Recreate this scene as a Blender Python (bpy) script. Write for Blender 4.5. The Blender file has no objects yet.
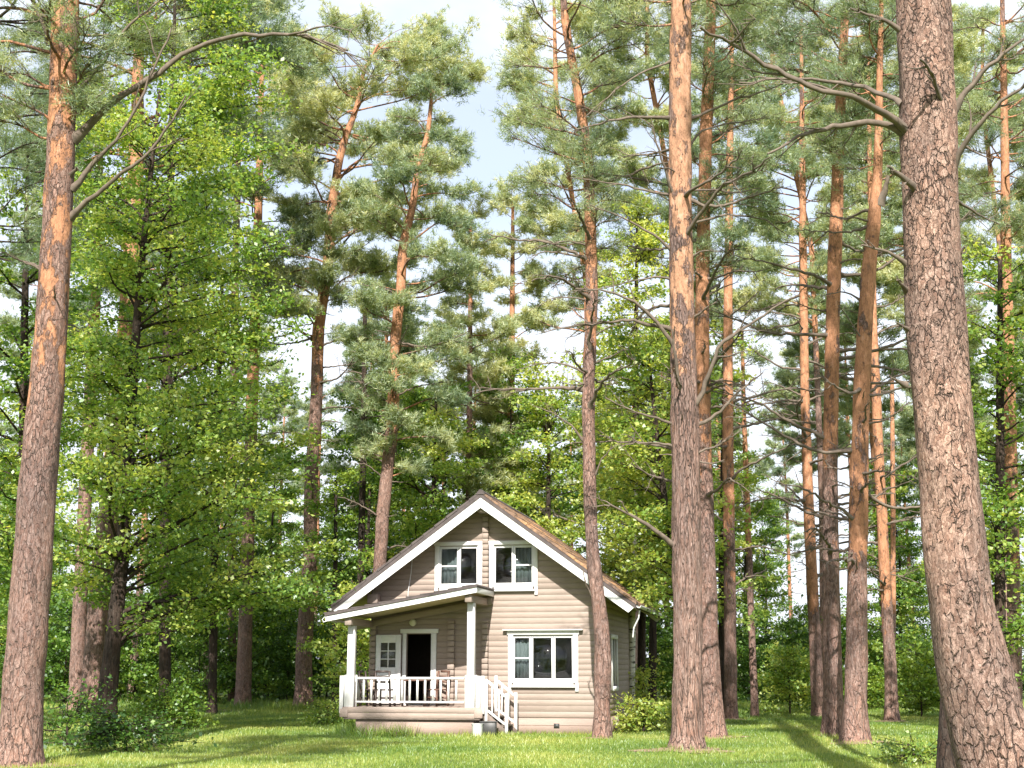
import bpy, math
import numpy as np
R = math.radians
C = bpy.context.scene.collection
SC = bpy.context.scene

# ------------------------------------------------------------------ camera, sky, sun, exposure
F, HZ, EYE = 1280.0, 668.0, 1.7
PITCH = math.atan((HZ - 384) / F)
cd = bpy.data.cameras.new("camera"); cam = bpy.data.objects.new("camera", cd); C.objects.link(cam)
cd.sensor_width = 36; cd.lens = 36 * F / 1024; cd.clip_end = 2000
cam.location = (0, 0, EYE); cam.rotation_euler = (math.pi / 2 + PITCH, 0, 0)
SC.camera = cam
SUN_AZ, SUN_EL = R(-5), R(40)          # azimuth to the right of straight behind the camera
to_sun = np.array([math.sin(SUN_AZ) * math.cos(SUN_EL), -math.cos(SUN_AZ) * math.cos(SUN_EL), math.sin(SUN_EL)])
sl = bpy.data.lights.new("sun", 'SUN'); sl.energy = 4.8; sl.angle = R(0.5); sl.color = (1, .95, .87)
so = bpy.data.objects.new("sun", sl); C.objects.link(so)
from mathutils import Vector
so.rotation_euler = Vector(to_sun).to_track_quat('Z', 'Y').to_euler(); so.location = (10, -20, 30)
W = bpy.data.worlds.new("World"); SC.world = W; W.use_nodes = True
wn, wl = W.node_tree.nodes, W.node_tree.links
wn.clear()
out = wn.new('ShaderNodeOutputWorld'); bg = wn.new('ShaderNodeBackground'); sky = wn.new('ShaderNodeTexSky')
sky.sky_type = 'NISHITA'; sky.sun_disc = False; sky.sun_elevation = SUN_EL
sky.sun_rotation = math.atan2(to_sun[0], to_sun[1]); sky.air_density = 1.0; sky.dust_density = 1.5; sky.ozone_density = 1.0
tc = wn.new('ShaderNodeTexCoord'); SKYOFF = (.9, .2, .1)
mp = wn.new('ShaderNodeMapping'); mp.inputs['Scale'].default_value = (1, 1, 2.2)
nz = wn.new('ShaderNodeTexNoise'); nz.inputs['Scale'].default_value = 2.6; nz.inputs['Detail'].default_value = 6; nz.inputs['Roughness'].default_value = .55
mp.inputs['Location'].default_value = SKYOFF
rp = wn.new('ShaderNodeValToRGB'); rp.color_ramp.elements[0].position = .44; rp.color_ramp.elements[1].position = .72; rp.color_ramp.elements[0].color = (.48, .48, .48, 1)
mx = wn.new('ShaderNodeMix'); mx.data_type = 'RGBA'
wl.new(tc.outputs['Generated'], mp.inputs['Vector']); wl.new(mp.outputs[0], nz.inputs['Vector']); wl.new(nz.outputs['Fac'], rp.inputs[0])
sx = wn.new('ShaderNodeSeparateXYZ'); wl.new(tc.outputs['Generated'], sx.inputs[0])
hz_ = wn.new('ShaderNodeMapRange'); wl.new(sx.outputs['Z'], hz_.inputs['Value']); hz_.inputs['From Min'].default_value = .24; hz_.inputs['From Max'].default_value = .46; hz_.inputs['To Min'].default_value = .92; hz_.inputs['To Max'].default_value = 0
mxm = wn.new('ShaderNodeMath'); mxm.operation = 'MAXIMUM'; wl.new(rp.outputs[0], mxm.inputs[0]); wl.new(hz_.outputs[0], mxm.inputs[1])
wl.new(mxm.outputs[0], mx.inputs['Factor']); wl.new(sky.outputs[0], mx.inputs['A']); mx.inputs['B'].default_value = (5.5, 5.8, 6.3, 1)
wl.new(mx.outputs['Result'], bg.inputs['Color']); bg.inputs['Strength'].default_value = .10
wl.new(bg.outputs[0], out.inputs[0])
SC.view_settings.view_transform = 'Standard'; SC.view_settings.look = 'None'; SC.view_settings.exposure = 1.2; SC.view_settings.gamma = 1
cy = SC.cycles
cy.max_bounces = 6; cy.diffuse_bounces = 3; cy.glossy_bounces = 2; cy.transmission_bounces = 4; cy.transparent_max_bounces = 8
cy.use_denoising = True; cy.caustics_reflective = False; cy.caustics_refractive = False

# ------------------------------------------------------------------ placing: photo pixel + distance -> point
cP, sP = math.cos(PITCH), math.sin(PITCH)
def ray(px, py):
    dx, dz = (px - 512) / F, (384 - py) / F
    return np.array([dx, cP - sP * dz, sP + cP * dz])
def at(px, py, Y):
    r = ray(px, py); return r * (Y / r[1]) + np.array([0, 0, EYE])
def hgt(py, Y): return at(512, py, Y)[2]
def gz(x, y):
    return .05 * np.sin(x * .37 + 1.3) * np.sin(y * .29) + .03 * np.sin(x * .9 + y * .6)

# ------------------------------------------------------------------ mesh helpers
class MB:
    def __init__(s): s.V = []; s.F = []; s.n = 0; s.A = []
    def add(s, V, Fc, mat=0, attr=0.0):
        V = np.asarray(V, float).reshape(-1, 3); Fc = np.asarray(Fc, int)
        if len(V) == 0: return
        s.V.append(V); s.F.append((Fc + s.n, mat)); s.n += len(V)
        a = np.asarray(attr, float); s.A.append(np.full(len(V), float(a)) if a.ndim == 0 else a)
    def box(s, x0, x1, y0, y1, z0, z1, mat=0):
        x0, x1 = min(x0, x1), max(x0, x1); y0, y1 = min(y0, y1), max(y0, y1); z0, z1 = min(z0, z1), max(z0, z1)
        V = [(x, y, z) for z in (z0, z1) for y in (y0, y1) for x in (x0, x1)]
        s.add(V, [(0, 2, 3, 1), (4, 5, 7, 6), (0, 1, 5, 4), (2, 6, 7, 3), (0, 4, 6, 2), (1, 3, 7, 5)], mat)
    def prism(s, poly, y0, y1, mat=0):          # polygon in (x, z), anticlockwise seen from -y, extruded y0..y1
        n = len(poly)
        V = [(x, y0, z) for x, z in poly] + [(x, y1, z) for x, z in poly]
        q = [(i, i + n, (i + 1) % n + n, (i + 1) % n) for i in range(n)]
        s.add(V, q, mat)
        s.V.append(np.array(V)); s.A.append(np.zeros(2 * n))
        s.F.append((np.array([list(range(n))]) + s.n, mat)); s.F.append((np.array([list(range(2 * n - 1, n - 1, -1))]) + s.n, mat)); s.n += 2 * n
    def bar(s, p0, p1, w, h, mat=0):            # box beam between two points, w sideways, h upright
        p0 = np.array(p0, float); p1 = np.array(p1, float); d = p1 - p0; d /= np.linalg.norm(d)
        sd = np.cross(d, (0, 0, 1)); sd = sd / np.linalg.norm(sd) if np.linalg.norm(sd) > 1e-3 else np.array([1., 0, 0]); up = np.cross(sd, d)
        V = [p + a * sd * w / 2 + b * up * h / 2 for p in (p0, p1) for b in (-1, 1) for a in (-1, 1)]
        s.add(V, [(0, 1, 3, 2), (4, 6, 7, 5), (0, 4, 5, 1), (2, 3, 7, 6), (0, 2, 6, 4), (1, 5, 7, 3)], mat)
    def tube(s, P, rad, k=8, mat=0, attr=0.0, noise=0, rng=None, cap=True):
        P = np.asarray(P, float); rad = np.asarray(rad, float); n = len(P)
        T = np.gradient(P, axis=0); T /= np.linalg.norm(T, axis=1)[:, None] + 1e-9
        up = np.array([0, 1., 0]) if abs(T[0][1]) < .9 else np.array([1., 0, 0])
        a = np.linspace(0, 2 * math.pi, k, endpoint=False)
        Nn = np.empty((n, 3)); v = np.cross(T[0], up); v /= np.linalg.norm(v)
        for i in range(n):
            v = v - T[i] * (v @ T[i]); v /= np.linalg.norm(v) + 1e-9; Nn[i] = v
        Bn = np.cross(T, Nn)
        rr = np.repeat(rad[:, None], k, 1)
        if noise and rng is not None:
            z = np.arange(n)[:, None] * np.mean(np.linalg.norm(np.diff(P, axis=0), axis=1))
            for _ in range(7):
                m = rng.integers(1, 7); fz = rng.uniform(.4, 5); ph = rng.uniform(0, 6.28, 2)
                rr = rr * (1 + noise * rng.uniform(.3, 1) * np.sin(a[None] * m + ph[0] + z * .6) * np.sin(z * fz + ph[1]))
        V = P[:, None] + rr[..., None] * (np.cos(a)[None, :, None] * Nn[:, None] + np.sin(a)[None, :, None] * Bn[:, None])
        i = np.arange(n - 1)[:, None] * k; j = np.arange(k)[None]; j2 = (j + 1) % k
        q = np.stack([i + j, i + j2, i + k + j2, i + k + j], -1).reshape(-1, 4)
        at_ = np.repeat(np.asarray(attr, float)[:, None], k, 1).ravel() if np.ndim(attr) else attr
        s.add(V.reshape(-1, 3), q, mat, at_)
        if cap:
            s.add(V[-1], [list(range(k))], mat, at_[-k:] if np.ndim(attr) else attr)
            s.add(V[0], [list(range(k - 1, -1, -1))], mat, at_[:k] if np.ndim(attr) else attr)
    def sticks(s, P0, P1, r0, r1, mat=0, attr=0.0):   # many thin three-sided twigs
        P0 = np.asarray(P0, float); P1 = np.asarray(P1, float); m = len(P0)
        if m == 0: return
        d = P1 - P0; d /= np.linalg.norm(d, axis=1)[:, None] + 1e-9
        e = np.cross(d, np.array([.31, .22, .9])); e /= np.linalg.norm(e, axis=1)[:, None] + 1e-9; f = np.cross(d, e)
        V = np.empty((m, 6, 3))
        for q in range(3):
            o = math.cos(q * 2.0944) * e + math.sin(q * 2.0944) * f
            V[:, q] = P0 + o * r0; V[:, q + 3] = P1 + o * r1
        b = np.arange(m)[:, None] * 6
        fc = np.concatenate([b + np.array([[q, (q + 1) % 3, (q + 1) % 3 + 3, q + 3]]) for q in range(3)])
        s.add(V.reshape(-1, 3), fc, mat, attr)
    def build(s, name, mats, parent=None, smooth=False, attr=None, origin=None, bevel=0):
        V = np.concatenate(s.V)
        if origin is not None: V = V - np.asarray(origin)
        me = bpy.data.meshes.new(name)
        tot = np.concatenate([np.full(len(f), f.shape[1]) for f, _ in s.F]); idx = np.concatenate([f.ravel() for f, _ in s.F])
        mi = np.concatenate([np.full(len(f), m) for f, m in s.F])
        me.vertices.add(len(V)); me.vertices.foreach_set('co', V.ravel())
        me.loops.add(len(idx)); me.loops.foreach_set('vertex_index', idx.astype(np.int32))
        me.polygons.add(len(tot)); st = np.concatenate([[0], np.cumsum(tot)[:-1]])
        me.polygons.foreach_set('loop_start', st.astype(np.int32)); me.polygons.foreach_set('loop_total', tot.astype(np.int32))
        me.polygons.foreach_set('material_index', mi.astype(np.int32))
        if smooth: me.polygons.foreach_set('use_smooth', np.ones(len(tot), bool))
        for m in (mats if isinstance(mats, (list, tuple)) else [mats]): me.materials.append(m)
        if attr:
            at_ = me.attributes.new(attr, 'FLOAT', 'POINT'); at_.data.foreach_set('value', np.concatenate(s.A).astype(np.float32))
        me.update(calc_edges=True)
        o = bpy.data.objects.new(name, me); C.objects.link(o)
        if parent is not None: o.parent = parent
        if bevel:
            b = o.modifiers.new('bevel', 'BEVEL'); b.width = bevel; b.segments = 1; b.limit_method = 'ANGLE'
        return o

def thing(name, label, cat, loc=(0, 0, 0), rz=0, group=None):
    o = bpy.data.objects.new(name, None); C.objects.link(o); o.location = loc; o.rotation_euler = (0, 0, rz)
    o.empty_display_size = .3
    return tag(o, label, cat, group)
def tag(o, label, cat, group=None):
    o['label'] = label; o['category'] = cat
    if group: o['group'] = group
    return o
def dup(root, loc, rz, sc=1.0, label=None, group=None):
    r = root.copy(); C.objects.link(r); r.location = loc; r.rotation_euler = (0, 0, rz)
    r.scale = (sc, sc, sc) if np.ndim(sc) == 0 else sc
    if label: r['label'] = label
    if group: r['group'] = group
    for ch in list(root.children):
        c = ch.copy(); C.objects.link(c); c.parent = r
        for g in list(ch.children):
            d = g.copy(); C.objects.link(d); d.parent = c
    return r

# ------------------------------------------------------------------ materials
def newmat(name):
    m = bpy.data.materials.new(name); m.use_nodes = True; n, l = m.node_tree.nodes, m.node_tree.links
    return m, n, l, n['Principled BSDF']
def ramp(n, stops):
    r = n.new('ShaderNodeValToRGB'); e = r.color_ramp.elements
    while len(e) < len(stops): e.new(.5)
    for i, (p, c) in enumerate(stops): e[i].position = p; e[i].color = (*c, 1)
    return r
def noise(n, l, sc, det=4, vec=None, rough=.5):
    t = n.new('ShaderNodeTexNoise'); t.inputs['Scale'].default_value = sc; t.inputs['Detail'].default_value = det; t.inputs['Roughness'].default_value = rough
    if vec is not None: l.new(vec, t.inputs['Vector'])
    return t
def objco(n, l, scale=(1, 1, 1)):
    t = n.new('ShaderNodeTexCoord'); mp = n.new('ShaderNodeMapping'); mp.inputs['Scale'].default_value = scale
    l.new(t.outputs['Object'], mp.inputs['Vector']); return mp.outputs[0]
def mixc(n, l, fac, a, b, mode='MIX'):
    m = n.new('ShaderNodeMix'); m.data_type = 'RGBA'; m.blend_type = mode
    for k, v in (('Factor', fac), ('A', a), ('B', b)):
        if isinstance(v, (int, float)): m.inputs[k].default_value = v
        elif isinstance(v, tuple): m.inputs[k].default_value = (*v, 1)
        else: l.new(v, m.inputs[k])
    return m.outputs['Result']
def bump(n, l, p, h, strength=.5, dist=.02):
    b = n.new('ShaderNodeBump'); b.inputs['Strength'].default_value = strength; b.inputs['Distance'].default_value = dist
    l.new(h, b.inputs['Height']); l.new(b.outputs[0], p.inputs['Normal'])

def paint(name, col, var=.12, rough=.6, sc=(1, 1, 1), dirt=None, nsc=6):
    m, n, l, p = newmat(name); v = objco(n, l, sc); t = noise(n, l, nsc, 6, v, .6)
    a = tuple(c * (1 - var) for c in col); b = tuple(min(1, c * (1 + var)) for c in col)
    r = ramp(n, [(.3, a), (.7, b)]); l.new(t.outputs['Fac'], r.inputs[0]); colr = r.outputs[0]
    if dirt:
        t2 = noise(n, l, 2.3, 8, v, .7); r2 = ramp(n, [(.52, (0, 0, 0)), (.75, (1, 1, 1))]); l.new(t2.outputs['Fac'], r2.inputs[0])
        colr = mixc(n, l, r2.outputs[0], colr, dirt)
    l.new(colr, p.inputs['Base Color']); p.inputs['Roughness'].default_value = rough
    bump(n, l, p, t.outputs['Fac'], .15, .01)
    return m

def bark(name, plate, dark, orange, vs=9.0, zst=.32, bstr=.9, bd=.03, crack=.10, warp=.22, sub=.62, cell=(.70, .58, .53)):
    m, n, l, p = newmat(name)
    co = objco(n, l, (1, 1, zst)); wob = noise(n, l, 5, 4, co, .6)
    def warped(k):
        vm = n.new('ShaderNodeVectorMath'); vm.operation = 'MULTIPLY_ADD'; l.new(wob.outputs['Color'], vm.inputs[0]); vm.inputs[1].default_value = (k, k, k); l.new(co, vm.inputs[2]); return vm.outputs[0]
    wv = warped(warp)
    vo = n.new('ShaderNodeTexVoronoi'); vo.feature = 'DISTANCE_TO_EDGE'; vo.inputs['Scale'].default_value = vs; l.new(wv, vo.inputs['Vector'])
    v2 = n.new('ShaderNodeTexVoronoi'); v2.feature = 'DISTANCE_TO_EDGE'; v2.inputs['Scale'].default_value = vs * 2.3; l.new(warped(warp * 1.3), v2.inputs['Vector'])
    vc = n.new('ShaderNodeTexVoronoi'); vc.inputs['Scale'].default_value = vs * 2.3; l.new(warped(warp * 1.3), vc.inputs['Vector'])
    fine = noise(n, l, 26, 6, co, .7); mid = noise(n, l, 3.1, 5, co, .6)
    # crack width follows a noise, so the plates break up and merge
    cw = n.new('ShaderNodeMath'); cw.operation = 'MULTIPLY_ADD'; l.new(mid.outputs['Fac'], cw.inputs[0]); cw.inputs[1].default_value = crack * 2.6; cw.inputs[2].default_value = -crack * .75
    vb = n.new('ShaderNodeTexVoronoi'); vb.feature = 'DISTANCE_TO_EDGE'; vb.inputs['Scale'].default_value = vs * .65; l.new(warped(warp * .8), vb.inputs['Vector'])
    oz = n.new('ShaderNodeSeparateXYZ'); l.new(objco(n, l), oz.inputs[0]); zr = n.new('ShaderNodeMapRange'); l.new(oz.outputs['Z'], zr.inputs['Value']); zr.inputs['From Min'].default_value = .5; zr.inputs['From Max'].default_value = 5.5
    zn = n.new('ShaderNodeMath'); zn.operation = 'MULTIPLY_ADD'; l.new(mid.outputs['Fac'], zn.inputs[0]); zn.inputs[1].default_value = 1.4; zn.inputs[2].default_value = -.7
    za_ = n.new('ShaderNodeMath'); za_.operation = 'ADD'; za_.use_clamp = True; l.new(zr.outputs[0], za_.inputs[0]); l.new(zn.outputs[0], za_.inputs[1])
    vmix = n.new('ShaderNodeMix'); vmix.data_type = 'FLOAT'; l.new(za_.outputs[0], vmix.inputs['Factor']); l.new(vb.outputs['Distance'], vmix.inputs['A']); l.new(vo.outputs['Distance'], vmix.inputs['B'])
    mr = n.new('ShaderNodeMapRange'); l.new(vmix.outputs['Result'], mr.inputs['Value']); mr.inputs['From Min'].default_value = 0; l.new(cw.outputs[0], mr.inputs['From Max'])
    m2 = n.new('ShaderNodeMapRange'); l.new(v2.outputs['Distance'], m2.inputs['Value']); m2.inputs['From Max'].default_value = .10; m2.inputs['To Min'].default_value = sub
    rf = ramp(n, [(.28, tuple(c * .5 for c in plate)), (.5, plate), (.75, tuple(min(1, c * 1.35) for c in plate))]); l.new(fine.outputs['Fac'], rf.inputs[0])
    sep = n.new('ShaderNodeSeparateColor'); l.new(vc.outputs['Color'], sep.inputs[0])
    pl = mixc(n, l, sep.outputs[0], rf.outputs[0], cell, 'MULTIPLY')
    vl = n.new('ShaderNodeTexVoronoi'); vl.inputs['Scale'].default_value = vs; l.new(wv, vl.inputs['Vector']); s2 = n.new('ShaderNodeSeparateColor'); l.new(vl.outputs['Color'], s2.inputs[0])
    pl = mixc(n, l, s2.outputs[1], pl, (1.35, 1.28, 1.24), 'MULTIPLY')
    cmb = n.new('ShaderNodeCombineColor'); [l.new(m2.outputs[0], cmb.inputs[q]) for q in range(3)]
    pl = mixc(n, l, 1.0, pl, cmb.outputs[0], 'MULTIPLY')
    big = noise(n, l, .9, 4, co); rb = ramp(n, [(.35, (.72, .73, .76)), (.68, (1.15, 1.08, 1.02))]); l.new(big.outputs['Fac'], rb.inputs[0])
    pl = mixc(n, l, 1.0, pl, rb.outputs[0], 'MULTIPLY')
    grey = mixc(n, l, mr.outputs[0], dark, pl)
    # thin flaky orange bark of the upper trunk
    fl = noise(n, l, 7, 8, objco(n, l, (1, 1, .45)), .78); ro = ramp(n, [(.30, (.16, .10, .075)), (.44, tuple(c * .75 for c in orange)), (.55, orange), (.72, (min(1, orange[0] * 1.2), orange[1] * 1.45, orange[2] * 1.9))]); l.new(fl.outputs['Fac'], ro.inputs[0])
    at_ = n.new('ShaderNodeAttribute'); at_.attribute_name = 'upper'
    ns = noise(n, l, 3.0, 7, objco(n, l, (1, 1, .4)), .7)
    ad = n.new('ShaderNodeMath'); ad.operation = 'ADD'; l.new(at_.outputs['Fac'], ad.inputs[0])
    sb = n.new('ShaderNodeMath'); sb.operation = 'MULTIPLY_ADD'; l.new(ns.outputs['Fac'], sb.inputs[0]); sb.inputs[1].default_value = 3.2; sb.inputs[2].default_value = -1.6
    l.new(sb.outputs[0], ad.inputs[1])
    rs = ramp(n, [(.44, (0, 0, 0)), (.56, (1, 1, 1))]); l.new(ad.outputs[0], rs.inputs[0])
    vo3 = n.new('ShaderNodeTexVoronoi'); vo3.feature = 'DISTANCE_TO_EDGE'; vo3.inputs['Scale'].default_value = 9; l.new(warped(.5), vo3.inputs['Vector'])
    m3 = n.new('ShaderNodeMapRange'); l.new(vo3.outputs['Distance'], m3.inputs['Value']); m3.inputs['From Max'].default_value = .06; m3.inputs['To Min'].default_value = .5
    c3 = n.new('ShaderNodeCombineColor'); [l.new(m3.outputs[0], c3.inputs[q]) for q in range(3)]
    oc = mixc(n, l, 1.0, ro.outputs[0], c3.outputs[0], 'MULTIPLY')
    col = mixc(n, l, rs.outputs[0], grey, oc); l.new(col, p.inputs['Base Color'])
    hm = n.new('ShaderNodeMath'); hm.operation = 'MULTIPLY_ADD'; l.new(fine.outputs['Fac'], hm.inputs[0]); hm.inputs[1].default_value = .6
    h2 = n.new('ShaderNodeMath'); h2.operation = 'MULTIPLY_ADD'; l.new(m2.outputs[0], h2.inputs[0]); h2.inputs[1].default_value = .5; l.new(mr.outputs[0], h2.inputs[2]); l.new(h2.outputs[0], hm.inputs[2])
    hx = n.new('ShaderNodeMix'); hx.data_type = 'FLOAT'; l.new(rs.outputs[0], hx.inputs['Factor']); l.new(hm.outputs[0], hx.inputs['A'])
    fm = n.new('ShaderNodeMath'); fm.operation = 'MULTIPLY'; l.new(fl.outputs['Fac'], fm.inputs[0]); fm.inputs[1].default_value = 1.2; l.new(fm.outputs[0], hx.inputs['B'])
    bump(n, l, p, hx.outputs['Result'], bstr, bd)
    p.inputs['Roughness'].default_value = .9; p.inputs['Specular IOR Level'].default_value = .2
    return m

def foliage(name, c0, c1, c2, trans=.4):
    m, n, l, p = newmat(name); n.remove(p); o = n['Material Output']
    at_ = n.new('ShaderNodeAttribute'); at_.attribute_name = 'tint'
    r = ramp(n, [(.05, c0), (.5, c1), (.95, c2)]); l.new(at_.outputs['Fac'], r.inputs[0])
    d = n.new('ShaderNodeBsdfDiffuse'); t = n.new('ShaderNodeBsdfTranslucent'); g = n.new('ShaderNodeBsdfGlossy'); g.inputs['Roughness'].default_value = .45; g.inputs['Color'].default_value = (.9, .95, 1, 1)
    l.new(r.outputs[0], d.inputs['Color'])
    tcol = mixc(n, l, 1.0, r.outputs[0], (1.5, 1.35, .7), 'MULTIPLY'); l.new(tcol, t.inputs['Color'])
    m1 = n.new('ShaderNodeMixShader'); m1.inputs[0].default_value = trans; l.new(d.outputs[0], m1.inputs[1]); l.new(t.outputs[0], m1.inputs[2])
    m2 = n.new('ShaderNodeMixShader'); m2.inputs[0].default_value = .04; l.new(m1.outputs[0], m2.inputs[1]); l.new(g.outputs[0], m2.inputs[2])
    l.new(m2.outputs[0], o.inputs['Surface']); return m

M = {}
M['bark_pine'] = bark('pine_bark', (.275, .20, .175), (.085, .062, .053), (.44, .215, .12), vs=14, zst=.32, crack=.11)
M['bark_big'] = bark('plated_pine_bark', (.355, .258, .215), (.085, .062, .052), (.44, .215, .12), vs=14, zst=.5, bstr=1.0, bd=.05, crack=.12, sub=.78, cell=(.52, .45, .42))
M['bark_furrow'] = bark('furrowed_bark', (.275, .205, .18), (.08, .058, .05), (.43, .235, .145), vs=17, zst=.15, bstr=1.0, bd=.03, crack=.14)
M['bark_dark'] = bark('dark_bark', (.062, .05, .042), (.025, .021, .018), (.1, .08, .06), vs=12, zst=.2)  # dark bark, deepened so the maple trunk carries its shade in the colour
M['dead_wood'] = paint('dead_branch_wood', (.13, .10, .078), .35, .9, (1, 1, 1), None, 9)
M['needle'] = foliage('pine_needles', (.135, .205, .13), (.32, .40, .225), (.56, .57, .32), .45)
M['leaf'] = foliage('broad_leaves', (.06, .145, .03), (.22, .36, .068), (.50, .55, .135), .54)
M['leaf_dark'] = foliage('shade_leaves', (.045, .11, .018), (.13, .25, .032), (.30, .40, .06), .45)
M['grassm'] = foliage('grass_blades', (.09, .18, .028), (.24, .33, .055), (.48, .48, .135), .42)
M['spruce'] = foliage('spruce_needles', (.03, .06, .025), (.06, .10, .035), (.10, .15, .05), .2)

m, n, l, p = newmat('birch_bark'); co = objco(n, l, (1, 1, 5)); t = noise(n, l, 3, 6, co, .7)
r = ramp(n, [(.40, (.05, .045, .04)), (.47, (.6, .57, .52)), (1, (.75, .72, .68))]); l.new(t.outputs['Fac'], r.inputs[0]); l.new(r.outputs[0], p.inputs['Base Color']); p.inputs['Roughness'].default_value = .8
M['birch'] = m
m, n, l, p = newmat('lawn_soil'); co = objco(n, l); t = noise(n, l, .35, 6, co, .6); t2 = noise(n, l, 9, 8, co, .7)
r = ramp(n, [(.3, (.07, .12, .022)), (.5, (.13, .19, .038)), (.7, (.22, .25, .07))]); l.new(t.outputs['Fac'], r.inputs[0])
r2 = ramp(n, [(.3, (.55, .55, .5)), (.7, (1.25, 1.2, 1.1))]); l.new(t2.outputs['Fac'], r2.inputs[0])
l.new(mixc(n, l, 1.0, r.outputs[0], r2.outputs[0], 'MULTIPLY'), p.inputs['Base Color']); p.inputs['Roughness'].default_value = 1; bump(n, l, p, t2.outputs['Fac'], .8, .05)
M['lawn'] = m
M['soil'] = paint('bare_needle_soil', (.24, .17, .105), .3, 1, (1, 1, 1), None, 12)

def siding(name, col):
    m, n, l, p = newmat(name); co = objco(n, l, (1.0, 1.0, 11)); t = noise(n, l, 4, 8, co, .65)
    r = ramp(n, [(.25, tuple(c * .80 for c in col)), (.75, tuple(c * 1.14 for c in col))]); l.new(t.outputs['Fac'], r.inputs[0])
    big = noise(n, l, .8, 5, objco(n, l), .6); rb = ramp(n, [(.3, (.90, .88, .86)), (.7, (1.06, 1.04, 1.02))]); l.new(big.outputs['Fac'], rb.inputs[0])
    l.new(mixc(n, l, 1.0, r.outputs[0], rb.outputs[0], 'MULTIPLY'), p.inputs['Base Color']); p.inputs['Roughness'].default_value = .75
    bump(n, l, p, t.outputs['Fac'], .25, .008); return m
M['siding'] = siding('tan_painted_logs', (.298, .240, .206))
M['base'] = siding('tan_base_boards', (.32, .24, .205))
M['deckw'] = siding('deck_boards', (.32, .255, .22))
M['white'] = paint('white_paint', (.66, .655, .65), .05, .5, (1, 1, 3), None, 5)
M['whiteworn'] = paint('worn_white_paint', (.62, .61, .60), .08, .6, (6, 6, 1), (.5, .46, .42), 4)
M['soffit'] = paint('soffit_boards', (.60, .49, .30), .08, .7, (1, 6, 1))
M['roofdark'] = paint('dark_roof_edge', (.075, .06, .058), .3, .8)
m, n, l, p = newmat('brown_shingles'); co = objco(n, l); t = noise(n, l, 1.2, 8, co, .7); t2 = noise(n, l, 14, 4, co)
r = ramp(n, [(.36, (.085, .065, .06)), (.48, (.22, .14, .095)), (.60, (.42, .24, .12))]); l.new(t.outputs['Fac'], r.inputs[0])
r2 = ramp(n, [(.3, (.6, .6, .6)), (.7, (1.25, 1.2, 1.15))]); l.new(t2.outputs['Fac'], r2.inputs[0])
l.new(mixc(n, l, 1.0, r.outputs[0], r2.outputs[0], 'MULTIPLY'), p.inputs['Base Color']); p.inputs['Roughness'].default_value = .85; bump(n, l, p, t2.outputs['Fac'], .6, .02)
M['shingle'] = m
m, n, l, p = newmat('window_glass'); n.remove(p); tr = n.new('ShaderNodeBsdfTransparent'); tr.inputs['Color'].default_value = (.75, .8, .8, 1); g = n.new('ShaderNodeBsdfGlossy'); g.inputs['Roughness'].default_value = .02
ms = n.new('ShaderNodeMixShader'); ms.inputs[0].default_value = .05; l.new(tr.outputs[0], ms.inputs[1]); l.new(g.outputs[0], ms.inputs[2]); l.new(ms.outputs[0], n['Material Output'].inputs['Surface'])
M['glass'] = m
M['curtain'] = paint('net_curtain', (.27, .275, .28), .15, .9, (22, 1, .3), None, 3)
M['darkroom'] = paint('dim_interior', (.10, .08, .065), .2, .9)
M['darkwood'] = paint('dark_stained_wood', (.045, .03, .025), .3, .5)
M['brownwood'] = paint('reddish_wood', (.12, .06, .042), .25, .5)
M['stepwood'] = paint('weathered_step_wood', (.16, .125, .105), .3, .8)
M['metal'] = paint('dark_metal', (.05, .05, .05), .2, .5)
M['pale'] = paint('pale_plastic', (.62, .63, .64), .08, .5)
M['lampglass'] = paint('lamp_shade_glass', (.6, .58, .45), .1, .3)

# ------------------------------------------------------------------ ground
gb = MB()
gx = np.concatenate([np.linspace(-400, -45, 12), np.linspace(-40, 40, 81), np.linspace(45, 400, 12)])
gy = np.concatenate([np.linspace(-300, -5, 10), np.linspace(0, 110, 111), np.linspace(120, 600, 12)])
X, Y = np.meshgrid(gx, gy); nx = len(gx)
ii = (np.arange(len(gy) - 1)[:, None] * nx + np.arange(nx - 1)[None]).ravel()
gb.add(np.stack([X.ravel(), Y.ravel(), gz(X, Y).ravel()], 1), np.stack([ii, ii + 1, ii + nx + 1, ii + nx], 1))
o = gb.build('ground', M['lawn'], smooth=True); o['kind'] = 'structure'

rng = np.random.default_rng(5)
HOUSE = np.array([-.82, 35.8, 0.0]); PHI = R(12)
HR = np.array([math.cos(PHI), -math.sin(PHI)]); HB = np.array([math.sin(PHI), math.cos(PHI)])
def in_house(x, y, m=0.0):
    u = (x - HOUSE[0]) * HR[0] + (y - HOUSE[1]) * HR[1]; v = (x - HOUSE[0]) * HB[0] + (y - HOUSE[1]) * HB[1]
    return ((u > -3.2 - m) & (u < 3.35 + m) & (v > -m) & (v < 6.2 + m)) | ((u > -3.3 - m) & (u < .3 + m) & (v > -1.75 - m) & (v < .2)) | ((u > .2) & (u < 1.35 + m) & (v > -1.6) & (v < .1))
LITTER = [(-8.85, 23.9, .95), (3.63, 27.4, .95), (5.05, 33.4, .7), (8.1, 33.4, .6), (8.1, 31.1, .75), (2.1, 32.0, .5), (6.3, 15.0, 1.5), (7.3, 44.2, .6), (12.4, 43.4, .6)]
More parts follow.
